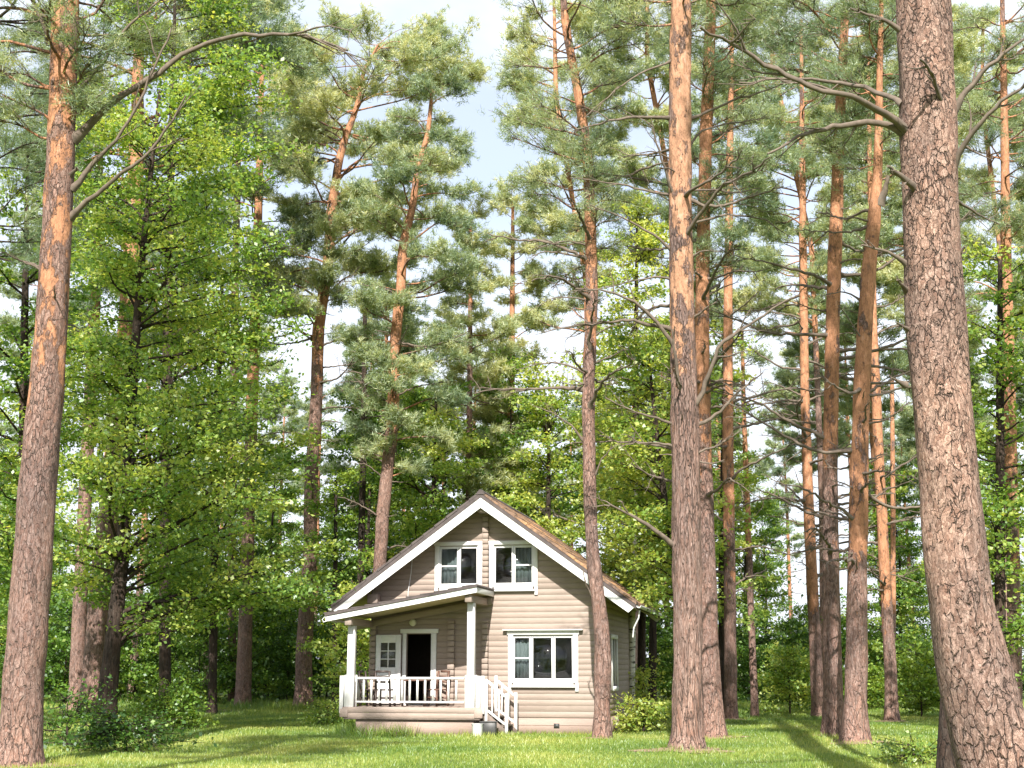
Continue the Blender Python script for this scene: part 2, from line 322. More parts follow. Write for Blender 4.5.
def grass():
    g = MB(); N = 760000
    y = 14 + (74 - 14) * rng.random(N) ** 1.5
    x = (rng.random(N) * 2 - 1) * (.45 * y + 1.5)
    k = ~in_house(x, y, -.05); x, y = x[k], y[k]
    patch = .5 + .5 * np.sin(x * .8 + 2 * np.sin(y * .35)) * np.sin(y * .55 + 1.7 * np.sin(x * .41))
    tall = (np.sin(x * 1.7 + y) * np.sin(y * 1.3 - x * .6) > .35)
    far = np.clip((y - 44) / 14, 0, 1)
    h = rng.uniform(.03, .075, len(x)) * (1 + .4 * tall) * (1 + 2.2 * far * rng.random(len(x)))
    hm = np.hypot((x + 3.4) / 1.2, (y - 36.2) / 2.2) < 1.2
    h = np.where(hm, h * 2.6, h)
    uu = (x - HOUSE[0]) * HR[0] + (y - HOUSE[1]) * HR[1]; vv = (x - HOUSE[0]) * HB[0] + (y - HOUSE[1]) * HB[1]
    h = np.where((uu > -3.7) & (uu < 3.6) & (vv < .3) & (vv > np.where(uu < 1.4, -2.3, -.5)), h * 2.2, h)
    for bx, by, br in ((-8.9, 23.9, 1.1), (3.63, 27.6, .8), (5.05, 33.4, .8), (8.1, 33.4, .8), (8.1, 31.2, .8), (2.1, 32.1, .6), (-9.3, 57, 3)):
        h = np.where(np.hypot(x - bx, y - by) < br, h * 1.8, h)
    for bx, by, br in LITTER: k_ = np.hypot(x - bx, y - by) < br * .8; h = np.where(k_ & (rng.random(len(x)) < .7), .012, h)
    w = .0035 + .00024 * y
    a = rng.random(len(x)) * 6.283; dx, dy = np.cos(a) * w, np.sin(a) * w
    ln = rng.normal(0, .35, (2, len(x))) * h
    z = gz(x, y) - .01
    V = np.stack([np.stack([x - dx, y - dy, z], 1), np.stack([x + dx, y + dy, z], 1), np.stack([x + ln[0], y + ln[1], z + h], 1)], 1)
    t = np.clip((.16 + .56 * patch) + rng.normal(0, .17, len(x)) - .1 * far, 0, 1)
    g.add(V.reshape(-1, 3), np.arange(3 * len(x)).reshape(-1, 3), 0, np.repeat(t, 3))
    o = g.build('grass', M['grassm'], attr='tint'); o['kind'] = 'stuff'
    o['label'] = 'short sunlit grass covering the lawn'
grass()
def soil_patch(x, y, rx, ry, seed):
    r = np.random.default_rng(seed); s = MB(); k = 28; a = np.linspace(0, 6.283, k, endpoint=False)
    rr = 1 + .25 * np.sin(3 * a + r.random() * 6) + .15 * np.sin(5 * a + r.random() * 6)
    V = [(x, y, gz(x, y) + .055)] + [(x + rx * q * math.cos(t), y + ry * q * math.sin(t), gz(x + rx * q * math.cos(t), y + ry * q * math.sin(t)) + .012) for t, q in zip(a, rr)]
    s.add(V, [(0, 1 + i, 1 + (i + 1) % k) for i in range(k)]); o = s.build('bare_earth', M['soil'], smooth=True); o['kind'] = 'structure'
for i_, (x_, y_, r_) in enumerate(LITTER): soil_patch(x_, y_, r_, r_ * .9, 20 + i_)
soil_patch(-12.2, 54, 1.6, 2.2, 1); soil_patch(-10.2, 58, 1.4, 1.0, 3)

# ------------------------------------------------------------------ trees
def resample(P, Rd, step):
    P = np.asarray(P, float); Rd = np.asarray(Rd, float)
    d = np.concatenate([[0], np.cumsum(np.linalg.norm(np.diff(P, axis=0), axis=1))])
    n = max(4, int(d[-1] / step)); s = np.linspace(0, d[-1], n)
    Q = np.stack([np.interp(s, d, P[:, i]) for i in range(3)], 1); rr = np.interp(s, d, Rd)
    k = max(1, int(.9 / step)); ker = np.hanning(2 * k + 3); ker /= ker.sum()
    for i in range(3):
        e = np.pad(Q[:, i] , k + 1, mode='reflect', reflect_type='odd'); Q[:, i] = np.convolve(e, ker, 'valid')
    return Q, rr
def curve(p0, p1, rng, sag=.0, wob=.12, n=9):
    p0 = np.asarray(p0, float); p1 = np.asarray(p1, float); t = np.linspace(0, 1, n)[:, None]; L = np.linalg.norm(p1 - p0)
    P = p0 + (p1 - p0) * t; P[:, 2] += sag * L * np.sin(math.pi * t[:, 0])
    for f in (1, 2, 3): P += (rng.normal(0, 1, 3) * wob * L / f / 3)[None] * np.sin(math.pi * f * t)
    return P
def unit(v): return v / (np.linalg.norm(v, axis=-1, keepdims=True) + 1e-9)

def needles(mb, pos, dr, tint, rng, n=16, L=.16, w=.022, mat=0):
    m = len(pos); pos = np.repeat(pos, n, 0); dr = np.repeat(dr, n, 0); tint = np.repeat(tint, n)
    d = unit(unit(dr) * .6 + rng.normal(0, .62, (m * n, 3))); ln = L * rng.uniform(.7, 1.25, (m * n, 1))
    sd = unit(np.cross(d, rng.normal(0, 1, (m * n, 3)))) * w / 2
    st = pos + d * .01 + rng.normal(0, .05, (m * n, 3))
    V = np.stack([st - sd, st + sd, st + d * ln], 1)
    mb.add(V.reshape(-1, 3), np.arange(3 * m * n).reshape(-1, 3), mat, np.repeat(np.clip(tint + rng.normal(0, .13, m * n), 0, 1), 3))
def leaves(mb, pos, nrm, size, tint, rng, mat=0):
    m = len(pos); nrm = unit(nrm); t = unit(np.cross(nrm, rng.normal(0, 1, (m, 3)))); b = np.cross(nrm, t)
    s = size[:, None]; dp = nrm * s * .12
    V = np.stack([pos - t * s * .5, pos - b * s * .36 + dp, pos + t * s * .55, pos + b * s * .36 + dp], 1)
    mb.add(V.reshape(-1, 3), np.arange(4 * m).reshape(-1, 4), mat, np.repeat(np.clip(tint, 0, 1), 4))

def trunk_mesh(mb, path, rad, upper_z, rng, sides=20, step=.15, noise=.035, mat=0, flare=.55, omax=.3):
    Q, rr = resample(path, rad, step); z = Q[:, 2]
    rr = rr * (1 + flare * np.exp(-np.clip(z, 0, None) / .28))
    up = np.clip((z - upper_z) / 4.0, -1.3, omax) + .5
    Q[0, 2] -= .15
    mb.tube(Q, rr, sides, mat, up, noise, rng); return Q, rr
def on_trunk(Q, rr, z):
    i = int(np.clip(np.searchsorted(Q[:, 2], z), 0, len(Q) - 1)); return Q[i], rr[i]

def dead_branch(P, r0, root, rng, twigs=4, mat=None):
    mb = MB(); P = np.asarray(P, float)
    d = np.concatenate([[0], np.cumsum(np.linalg.norm(np.diff(P, axis=0), axis=1))]); s = np.linspace(0, d[-1], max(7, len(P) * 3))
    Q = np.stack([np.interp(s, d, P[:, i]) for i in range(3)], 1)
    Q[1:-1] = (Q[:-2] + 2 * Q[1:-1] + Q[2:]) / 4; Q[1:-1] = (Q[:-2] + 2 * Q[1:-1] + Q[2:]) / 4
    Q[1:] += rng.normal(0, .0055 * min(d[-1], 2.5), (len(Q) - 1, 3))
    sq = np.concatenate([[0], np.cumsum(np.linalg.norm(np.diff(Q, axis=0), axis=1))])
    for _ in range(3):                                          # kinks where a side shoot once grew
        i = rng.integers(2, len(Q) - 1); Q[i:] += (rng.normal(0, .009, 3) * min(d[-1], 2.5))[None] * np.linspace(1, .6, len(Q) - i)[:, None]
    mb.tube(Q, np.linspace(r0, r0 * .28, len(Q)) * (1 + .7 * np.exp(-sq / (2.5 * r0))), 9, 0, 0.0, .10, rng)
    for _ in range(twigs):
        i = rng.integers(len(Q) // 3, len(Q) - 1); t = unit(Q[min(i + 1, len(Q) - 1)] - Q[i - 1]); L = rng.uniform(.12, .3) * d[-1]
        e = Q[i] + L * unit(t + rng.normal(0, .5, 3))
        c = curve(Q[i], e, rng, 0, .12, 6); mb.tube(c, np.linspace(r0 * .35, r0 * .1, 6), 5, 0)
        for __ in range(5):
            k = rng.integers(1, 6); mb.sticks([c[k]], [c[k] + .35 * L * unit(t + rng.normal(0, .8, 3))], r0 * .13, r0 * .05, 0)
    return mb.build('branch', mat or M['dead_wood'], root, smooth=True)

def row_at(rows, z):
    zs = [r[0] for r in rows]; return np.interp(z, zs, [r[1] for r in rows]), np.interp(z, zs, [r[2] for r in rows])

def pine(label, base, path, rad, rows=(), upper_z=6, seed=1, limbs=45, dead=(), auto_dead=0, dead_z=(3, 10), dead_len=(1, 3), bmat='bark_pine',
         sides=18, step=.2, nd=(15, .15, .017), name='pine_tree', group=None, noise=.03, droop=0.0, cat='pine tree', tintb=.45, tw=1.0, flare=.28, omax=.3):
    rng = np.random.default_rng(seed); base = np.asarray(base, float)
    root = thing(name, label, cat, base, 0, group)
    tm = MB(); Q, rr = trunk_mesh(tm, path, rad, upper_z, rng, sides, step, noise, 0, flare, omax)
    crown = MB()
    if rows:
        rows = sorted(rows); z0, z1 = rows[0][0], rows[-1][0]; tp, td, tt, s0, s1 = [], [], [], [], []
        for i in range(limbs):
            z = z0 + (z1 - z0) * ((i + rng.random()) / limbs); xl, xr = row_at(rows, z); az = rng.random() * 6.283 if i % 5 else rng.choice([0., math.pi]) + rng.normal(0, .35)
            ext = (xr if math.cos(az) > 0 else -xl); dep = .5 * (xr - xl)
            rr_ = rng.uniform(.55, 1.0); hx = math.cos(az) * max(.4, ext) * rr_; hy = math.sin(az) * max(.5, dep) * rr_
            hl = math.hypot(hx, hy)
            q, r = on_trunk(Q, rr, z - hl * rng.uniform(.1, .4)); q = q.copy()
            tx = on_trunk(Q, rr, z)[0]
            tip = np.array([tx[0] + hx, tx[1] + hy, z + rng.normal(0, .25) - droop * hl])
            P = curve(q, tip, rng, rng.uniform(-.06, .1), .16, 9); lr = min(r * .38, .012 + .012 * hl)
            tm.tube(P, np.linspace(lr, lr * .25, 9), 6, 0, np.linspace(.75 if q[2] > upper_z - 2 else .2, -.1, 9))
            lt = tintb + rng.normal(0, .11); nt = int((8 + 5.2 * hl) * tw)
            for _ in range(nt):
                f = rng.uniform(.38, 1.0) if hl > 1.2 else rng.uniform(.15, 1); k = f * 8; a = P[int(k)]; b = P[min(8, int(k) + 1)]; p = a + (b - a) * (k % 1)
                dd = unit(b - a + 1e-6); sd = unit(np.cross(dd, (0, 0, 1))) * rng.choice([-1, 1]); L = rng.uniform(.35, 1.0) * (.5 + .28 * hl) * (1.25 - .6 * f) * 1.1
                e = p + L * unit(dd * rng.uniform(.3, 1.1) + sd * rng.uniform(.2, 1.0) + np.array([0, 0, rng.uniform(-.05, .55)]))
                s0.append(p); s1.append(e); m = max(2, int(L / .13)); tf = rng.uniform(.25, 1.08, m)[:, None]
                pp = p + (e - p) * tf + rng.normal(0, .05 + .11 * L, (m, 3)) * [1, 1, .75]
                tp.append(pp); td.append(np.repeat(unit(e - p + np.array([0, 0, .35 * L]))[None], m, 0)); tt.append(np.full(m, lt + rng.normal(0, .15)))
        needles(crown, np.concatenate(tp), np.concatenate(td), np.concatenate(tt), rng, *nd)
        crown.sticks(s0, s1, .012, .006, 1)
    tm.build('trunk', M[bmat], root, smooth=True, attr='upper')
    if rows: crown.build('crown', [M['needle'], M['dead_wood']], root, attr='tint')
    for pl, r0 in dead: dead_branch(np.asarray(pl) , r0, root, rng)
    for i in range(auto_dead):
        z = rng.uniform(*dead_z); q, r = on_trunk(Q, rr, z); az = rng.random() * 6.283; L = rng.uniform(*dead_len) * (1 if rng.random() > .3 else .3)
        d = np.array([math.cos(az), math.sin(az), 0]); st = q + d * r * .6
        e = st + d * L + np.array([0, 0, L * rng.uniform(-.15, .45)])
        dead_branch(curve(st, e, rng, rng.choice([-.09, .09, .05]), .10, 7), min(.05, .016 + .013 * L, r * .4), root, rng, 6 if L > .8 else 1)
    return root

def broadleaf(label, base, path, rad, rows, seed=1, limbs=40, per=26, leaf=(.10, .17), bmat='bark_dark', lmat='leaf', name='broadleaf_tree', group=None, cat='tree', flat=.85, tintb=.5, twk=1.0, sides=14, depth=1.0, upper_z=99, flare=.5):
    rng = np.random.default_rng(seed); root = thing(name, label, cat, base, 0, group)
    tm = MB(); Q, rr = trunk_mesh(tm, path, rad, upper_z, rng, sides, .2, .03, 0, flare); crown = MB()
    rows = sorted(rows); z0, z1 = rows[0][0], rows[-1][0]; lp, ln_, lt, s0, s1 = [], [], [], [], []
    for i in range(limbs):
        z = z0 + (z1 - z0) * ((i + rng.random()) / limbs); xl, xr = row_at(rows, z); az = rng.random() * 6.283
        ext = (xr if math.cos(az) > 0 else -xl); dep = .5 * (xr - xl) * depth
        rr_ = rng.uniform(.35, 1.0) ** .7; hx = math.cos(az) * max(.4, ext) * rr_; hy = math.sin(az) * max(.5, dep) * rr_; hl = math.hypot(hx, hy)
        q, r = on_trunk(Q, rr, max(.3, z - hl * rng.uniform(.15, .6))); tx = on_trunk(Q, rr, z)[0]
        tip = np.array([tx[0] + hx, tx[1] + hy, z + rng.normal(0, .2)])
        P = curve(q, tip, rng, .06, .14, 9); lr = min(r * .45, .012 + .013 * hl)
        tm.tube(P, np.linspace(lr, lr * .2, 9), 6, 0, 0.0)
        t0 = tintb + rng.normal(0, .12); nt = int((5 + 3.4 * hl) * twk)
        for _ in range(nt):
            f = rng.uniform(.25, 1.0); k = f * 8; a = P[int(k)]; b = P[min(8, int(k) + 1)]; p = a + (b - a) * (k % 1)
            dd = unit(b - a + 1e-6); sd = unit(np.cross(dd, (0, 0, 1))) * rng.choice([-1, 1]); L = rng.uniform(.4, 1.0) * (.7 + .22 * hl)
            e = p + L * unit(dd * rng.uniform(.2, 1) + sd * rng.uniform(.2, 1.) + np.array([0, 0, rng.uniform(-.25, .3)]))
            s0.append(p); s1.append(e); m = int(per * 1.35 * rng.uniform(.7, 1.3) * L); tf = rng.uniform(.1, 1.08, m)[:, None]; sp = .10 + .16 * L
            lp.append(p + (e - p) * tf + rng.normal(0, sp, (m, 3)) * [1, 1, .38]); nn = rng.normal(0, flat, (m, 3)); nn[:, 2] += 1; ln_.append(nn)
            lt.append(t0 + rng.normal(0, .12) + rng.normal(0, .15, m))
    lp = np.concatenate(lp); leaves(crown, lp, np.concatenate(ln_), leaf[0] * .6 + (leaf[1] - leaf[0] * .6) * rng.random(len(lp)) ** 1.5, np.concatenate(lt), rng)
    crown.sticks(s0, s1, .010, .004, 1)
    tm.build('trunk', M[bmat], root, smooth=True, attr='upper'); crown.build('crown', [M[lmat], M['bark_dark']], root, attr='tint')
    return root

def px_tree(Y, trunk, rows=(), dead=()):
    """trunk: (px, py, width px) from the base up; rows: (py, left px, right px); dead: (pixel polyline, towards-camera metres, radius)"""
    ppm = F / (Y * cP); b = at(trunk[0][0], trunk[0][1], Y); b[2] = 0 ; b[2] = gz(b[0], b[1])
    pts = [at(x, y, Y) - b for x, y, w in trunk]; wd = [w / (F / (Y * cP + (p[2] + b[2] - EYE) * sP)) / 2 for (x, y, w), p in zip(trunk, pts)]
    if pts[0][2] > .02: pts.insert(0, np.array([pts[0][0], 0, 0.])); wd.insert(0, wd[0])
    pts[0][2] = min(pts[0][2], 0)
    R_ = []
    tz = np.array([p[2] for p in pts]); txs = np.array([p[0] for p in pts])
    for y, xl, xr in rows:
        z = hgt(y, Y) - b[2]; cx = np.interp(z, tz, txs) + b[0]
        R_.append((z, at(xl, y, Y)[0] - cx, at(xr, y, Y)[0] - cx))
    D = []
    for pl, dy, r in dead:
        k = len(pl); D.append(([at(x, y, Y - dy * i / (k - 1)) - b for i, (x, y) in enumerate(pl)], r))
    return b, pts, wd, R_, D
def ppine(label, Y, trunk, rows=(), dead=(), **kw):
    b, p, w, r, d = px_tree(Y, trunk, rows, dead); return pine(label, b, p, w, r, dead=d, **kw)
def pleaf(label, Y, trunk, rows, **kw):
    b, p, w, r, d = px_tree(Y, trunk, rows); return broadleaf(label, b, p, w, r, **kw)

# ------------------------------------------------------------------ the cottage (local: x along the front, -y towards the camera, z up)
UC, UL, UR, SL, DEP = .10, -3.20, 3.38, .726, 6.2
ZA = 6.46                                             # top of the ridge
def rz_(u, drop=0): return ZA - drop - SL * abs(u - UC)
house = thing('cottage', 'tan timber cottage with white trim, steep brown roof and a corner porch among the pines', 'house', tuple(HOUSE), -PHI)
COURSE = .155
def wall_boards(mb, u0f, u1f, z0, z1, y, holes, th=.14, axis=0, out_=-1, ch=.0025):
    """log courses: each a bevelled board; cut round the holes (u0,u1,z0,z1); axis 0 runs along x at depth y, axis 1 along y at x"""
    k = 0; z = z0
    while z < z1 - .01:
        zt = min(z + COURSE, z1); z += .003; cuts = sorted({z, zt, *[h for q in holes for h in q[2:] if z < h < zt]})
        for a, b in zip(cuts[:-1], cuts[1:]):
            seg = [(None, None)]; mid = (a + b) / 2; hs = sorted([q[:2] for q in holes if q[2] < mid < q[3]])
            xs = []; cur = None
            for h in hs: xs.append((cur, h[0])); cur = h[1]
            xs.append((cur, None))
            ca = ch if a == z else 0; cb = ch if b == zt else 0
            prof = [(th, a), (ch, a), (0, a + max(ca, .001)), (0, b - max(cb, .001)), (ch, b), (th, b)]
            if not ca: prof[1] = (0, a); prof[2] = (0, a + .001)
            if not cb: prof[4] = (0, b); prof[3] = (0, b - .001)
            for lo, hi in xs:
                L = [(u0f(pz) if lo is None else lo) for _, pz in prof]; H = [(u1f(pz) if hi is None else hi) for _, pz in prof]
                if max(h - l_ for l_, h in zip(L, H)) < .02: continue
                H = [max(h, l_ + .001) for l_, h in zip(L, H)]
                V = []
                for U in (L, H):
                    for (w, pz), u in zip(prof, U):
                        V.append((u, y - out_ * w, pz) if axis == 0 else (y - out_ * w, u, pz))
                n = 6; mb.add(V, [(i, (i + 1) % n, (i + 1) % n + n, i + n) for i in range(n)])
                mb.add(V[:n], [list(range(n - 1, -1, -1))]); mb.add(V[n:], [list(range(n))])
        z = zt; k += 1
SOFF = .24
def gl(z): return max(UL, UC - (ZA - SOFF - z) / SL)
def gr(z): return min(UR, UC + (ZA - SOFF - z) / SL)
WIN = dict(l=(-1.24, -.12, 3.93, 5.02), r=(.32, 1.44, 3.93, 5.02), b=(.86, 2.54, 1.36, 2.56), d=(-2.16, -1.43, .70, 2.62))
front = MB(); wall_boards(front, gl, gr, .40, ZA - SOFF - .02, 0, list(WIN.values()))
front_o = front.build('front_wall', M['siding'], house)
SW = (1.3, 2.3, 1.2, 2.5)
side = MB(); wall_boards(side, lambda z: .14, lambda z: DEP, .40, ZA - SOFF - SL * (UR - UC), UR, [SW], axis=1, out_=1); side.build('side_wall', M['siding'], house)
side = MB(); wall_boards(side, lambda z: .14, lambda z: DEP, .40, ZA - SOFF - SL * (UC - UL), UL, [], axis=1, out_=-1); side.build('side_wall', M['siding'], house)
bk = MB(); wall_boards(bk, gl, gr, .40, ZA - SOFF - .02, DEP, [], out_=1); bk.build('back_wall', M['siding'], house)
fb = MB(); fb.box(UL + .02, UR - .02, .02, DEP - .02, -.1, .396); fb.box(UL + .03, UR - .03, .012, .03, .2, .215)
VB = (2.02, 2.16, .14, .27)
fo = fb.build('foundation', M['base'], house); vb = MB(); vb.box(1.98, 2.13, .008, .03, .13, .25); vb.build('vent', M['metal'], fo)
fl = MB(); fl.box(UL + .15, UR - .15, .15, DEP - .15, .40, .68); fl.box(UL + .16, UR - .16, .16, DEP - .16, 3.05, 3.2); fl.box(UL + .2, UR - .2, 3.0, 3.1, .7, 3.04); fl.box(UL + .4, UR - .4, 3.0, 3.1, 3.21, 4.2); fl.box(-.1, 0, .2, 2.9, .7, 3.0)
fl.build('interior_floor', M['darkroom'], house)
# stacks of crossing log ends
r2 = np.random.default_rng(3)
def log_stack(u, z0, z1, w=.17, pr=.13):
    z = z0; le = MB()
    while z < z1 - .05:
        zt = min(z + COURSE, z1); j = r2.uniform(-.012, .012); le.box(u - w / 2 + j * .3, u + w / 2 + j * .3, -pr - j, .0, z + .008, zt - .006); z = zt
    le.build('log_ends', M['siding'], house, bevel=.012)
log_stack(.10, .42, 2.98); log_stack(.10, 3.82, 5.94); log_stack(-.86, .72, 2.98, .19); log_stack(UL + .09, .72, 2.95, .18, .12)
def purlin(*q): pe = MB(); pe.box(*q); pe.build('purlin_end', M['siding'], house, bevel=.015)
purlin(UL - .02, UL + .28, -.34, -.001, 3.46, 3.72); purlin(UR - .3, UR, -.34, -.001, 3.46, 3.72); purlin(UC - .13, UC + .13, -.6, .0, 5.90, 6.12)

# main roof: slabs with stepped shingle courses, barge boards, soffits
EU = 4.24; YF, YB = -.72, DEP + .7
def slope(sgn):
    mb = MB(); n = 13; nrm = np.array([SL, 1]) / math.hypot(SL, 1)
    for i in range(n):                                       # from eave to ridge
        a, b = EU * (1 - i / n), EU * (1 - (i + 1) / n) - .03
        b = max(b, 0)
        za, zb = ZA - SL * a, ZA - SL * b
        if i == n - 1: zb = ZA
        poly = [(UC + sgn * a, za - .055), (UC + sgn * a, za + .03), (UC + sgn * b, zb + .004), (UC + sgn * b, zb - .05)]
        if sgn < 0: poly = poly[::-1]
        poly = poly[::-1]
        rr = np.random.default_rng(i + (50 if sgn > 0 else 0)); ys = np.linspace(YF, YB, 26)
        for y0, y1 in zip(ys[:-1], ys[1:]):
            j = rr.uniform(-.006, .010); mb.prism([(u, z + j) for u, z in poly], y0 + .004, y1 - .003)
    return mb
roof = MB()
for sg in (-1, 1):
    P = [(UC, ZA - .06), (UC + sg * (EU - .02), ZA - .06 - SL * (EU - .02)), (UC + sg * (EU - .02), ZA - .17 - SL * (EU - .02)), (UC, ZA - .17)]
    roof.prism(P if sg < 0 else P[::-1], YF + .01, YB - .01)
roof_o = roof.build('roof', M['roofdark'], house)
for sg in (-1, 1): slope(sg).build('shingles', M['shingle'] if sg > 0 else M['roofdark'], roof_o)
rc = MB(); rc.prism([(UC - .14, ZA - .09), (UC + .14, ZA - .09), (UC + .03, ZA + .045), (UC - .03, ZA + .045)], YF - .01, YB + .01); rc.build('ridge_cap', M['roofdark'], roof_o)
for sg in (-1, 1):
    bb = MB(); e = EU - .06
    P = [(UC, ZA - .16), (UC + sg * e, ZA - .16 - SL * e), (UC + sg * (e - .16), ZA - .44 - SL * (e - .20)), (UC, ZA - .455)]
    bb.prism(P if sg < 0 else P[::-1], YF + .025, YF + .07); bb.build('barge_board', M['white'], house, bevel=.006)
    bb = MB(); bb.prism(P if sg < 0 else P[::-1], YB - .07, YB - .025); bb.build('barge_board', M['white'], house)
    sf = MB(); P = [(UC, ZA - .175), (UC + sg * (e - .03), ZA - .175 - SL * (e - .03)), (UC + sg * (e - .03), ZA - .205 - SL * (e - .03)), (UC, ZA - .205)]
    sf.prism(P if sg < 0 else P[::-1], YF + .072, -.002); sf.build('soffit', M['soffit'], house)
    ea = MB(); hw = (UC - UL) if sg < 0 else (UR - UC)
    P = [(UC + sg * (hw + .004), ZA - .175 - SL * (hw + .004)), (UC + sg * (e - .03), ZA - .175 - SL * (e - .03)), (UC + sg * (e - .03), ZA - .205 - SL * (e - .03)), (UC + sg * (hw + .004), ZA - .205 - SL * (hw + .004))]
    ea.prism(P if sg < 0 else P[::-1], .0, YB - .08); ea.build('eave_soffit', M['soffit'], house)
    gt = MB(); u = UC + sg * (EU + .05); z = ZA - SL * EU - .07
    th = np.linspace(math.pi, 2 * math.pi, 8); pr = [(u + .065 * math.cos(t), z + .065 * math.sin(t)) for t in th]
    pr = pr + [(a * .85 + u * .15, b + .012) for a, b in pr[::-1]]
    gt.prism(pr, YF + .1, YB - .1); gt.build('gutter', M['white'], house)
dp = MB(); dp.tube([(UC + EU + .05, YF + .3, 3.2), (UC + EU + .02, YF + .32, 3.0), (UC + EU - .12, YF + .4, 2.75), (UC + EU - .16, YF + .45, 2.5)], [.02] * 4, 8); dp.build('downpipe', M['white'], house, smooth=True)
cb = MB(); cb.tube([(-2.02, -.03, 4.72), (-2.05, -.03, 4.3), (-2.12, -.035, 3.8), (-2.14, -.03, 3.35)], [.011] * 4, 6); cb.build('cable', M['white'], house)

# windows
def window(q, panes, cross, bottom_apron=True, hood=False, y=0.0, parent=house, curtains=()):
    u0, u1, z0, z1 = q; f = MB(); tw = .125
    f.box(u0 - tw, u0 + .012, y - .045, y - .002, z0 - .05, z1 + .02); f.box(u1 - .012, u1 + tw, y - .045, y - .002, z0 - .05, z1 + .02)
    f.box(u0 - tw - .03, u1 + tw + .03, y - .055, y - .003, z1 + .02, z1 + .13)
    if hood: f.box(u0 - tw - .14, u1 + tw + .14, y - .15, y - .003, z1 + .132, z1 + .165)
    f.box(u0 + .013, u1 - .013, y - .05, y - .003, z0 - .13, z0 + .012)
    for s in (u0 - tw, u1 + .03): f.box(s, s + tw - .03, y - .042, y - .003, z0 - .28, z0 - .052)
    fo = f.build('window', M['white'], parent, bevel=.006)
    sl_ = MB(); sl_.box(u0 - .05, u1 + .05, y - .10, y - .004, z0 - .172, z0 - .132); sl_.build('sill', M['white'], fo, bevel=.005)
    sm = MB(); n = len(panes); xs = np.cumsum([0, *panes]); xs = u0 + (u1 - u0) * xs / xs[-1]; b = .05
    for i in range(n):
        a, c = xs[i] + .004, xs[i + 1] - .004
        sm.box(a, a + b, y + .01, y + .06, z0 + .012, z1 - .012); sm.box(c - b, c, y + .01, y + .06, z0 + .012, z1 - .012)
        sm.box(a + b, c - b, y + .01, y + .06, z0 + .012, z0 + .012 + b); sm.box(a + b, c - b, y + .01, y + .06, z1 - .012 - b, z1 - .012)
        if i in cross: sm.box(a + b, c - b, y + .012, y + .05, (z0 + z1) / 2 - .02, (z0 + z1) / 2 + .02)
    sm.box(u0 - .01, u0 + .004, y + .0, y + .12, z0, z1); sm.box(u1 - .004, u1 + .01, y + .0, y + .12, z0, z1); sm.box(u0, u1, y + .0, y + .12, z0 - .002, z0 + .012); sm.box(u0, u1, y + .0, y + .12, z1 - .012, z1 + .002)
    sm.build('sash', M['white'], fo, bevel=.004)
    gm = MB(); gm.box(u0 + .03, u1 - .03, y + .032, y + .036, z0 + .04, z1 - .04); gm.build('pane', M['glass'], fo)
    for i in curtains:
        cm = MB(); a, c = xs[i] + .02, xs[i + 1] - .01; k = 41; uu = np.linspace(a, c, k); yy = y + .16 + .018 * np.sin(np.linspace(0, 30, k)) + .01 * np.sin(np.linspace(0, 13, k))
        V = [(p, q_, z) for z in (z0 - .02, z1 + .02) for p, q_ in zip(uu, yy)]
        cm.add(V, [(j, j + 1, j + 1 + k, j + k) for j in range(k - 1)]); co_ = cm.build('curtain', M['curtain'], fo, smooth=True)
        sd = co_.modifiers.new('cloth', 'SOLIDIFY'); sd.thickness = .004
    return fo
window(WIN['l'], (1, 1), (0,), curtains=(0,)); window(WIN['r'], (1, 1), (1,), curtains=(1,)); window(WIN['b'], (.95, 1.15, 1.05), (0,), hood=True, curtains=(0,))
# small window on the right side wall
sw = MB(); a, b, z0, z1 = SW
sw.box(UR + .003, UR + .045, a - .12, a, z0 - .1, z1 + .1); sw.box(UR + .003, UR + .045, b, b + .12, z0 - .1, z1 + .1); sw.box(UR + .003, UR + .05, a - .15, b + .15, z1 + .0, z1 + .12); sw.box(UR + .003, UR + .06, a - .02, b + .02, z0 - .12, z0)
so_ = sw.build('window', M['white'], house); gm = MB(); gm.box(UR - .05, UR - .045, a, b, z0, z1); gm.build('pane', M['glass'], so_)
sh = MB(); sh.box(UR - .06, UR - .01, a + .001, a + .05, z0 + .001, z1 - .001); sh.box(UR - .06, UR - .01, b - .05, b - .001, z0 + .001, z1 - .001); sh.box(UR - .06, UR - .01, (a + b) / 2 - .03, (a + b) / 2 + .03, z0 + .001, z1 - .001); sh.build('sash', M['white'], so_)
# door: casing, leaf swung back against the wall
dd = WIN['d']; df = MB()
df.box(dd[0] - .10, dd[0] + .01, -.05, -.002, .70, dd[3] + .02); df.box(dd[1] - .01, dd[1] + .14, -.05, -.002, .70, dd[3] + .02); df.box(dd[0] - .16, dd[1] + .20, -.07, -.003, dd[3] + .021, dd[3] + .14); df.box(dd[0], dd[1], -.06, .12, .68, .72)
dfo = df.build('door_frame', M['white'], house, bevel=.006)
lf = MB(); a, b, z0, z1 = -3.0, -2.28, .74, 2.60; y0, y1 = -.135, -.085
g0, g1, h0, h1 = a + .14, b - .15, 1.72, 2.38
lf.box(a, g0, y0, y1, z0, z1); lf.box(g1, b, y0, y1, z0, z1); lf.box(g0, g1, y0, y1, h1, z1); lf.box(g0, g1, y0, y1, z0, h0)
lf.box((g0 + g1) / 2 - .015, (g0 + g1) / 2 + .015, y0 + .005, y1 - .005, h0, h1)
for k in (1, 2): lf.box(g0, g1, y0 + .008, y1 - .008, h0 + (h1 - h0) * k / 3 - .014, h0 + (h1 - h0) * k / 3 + .014)
lf.box(g0 - .02, g1 + .02, y0 - .014, y0 - .001, .90, 1.52)
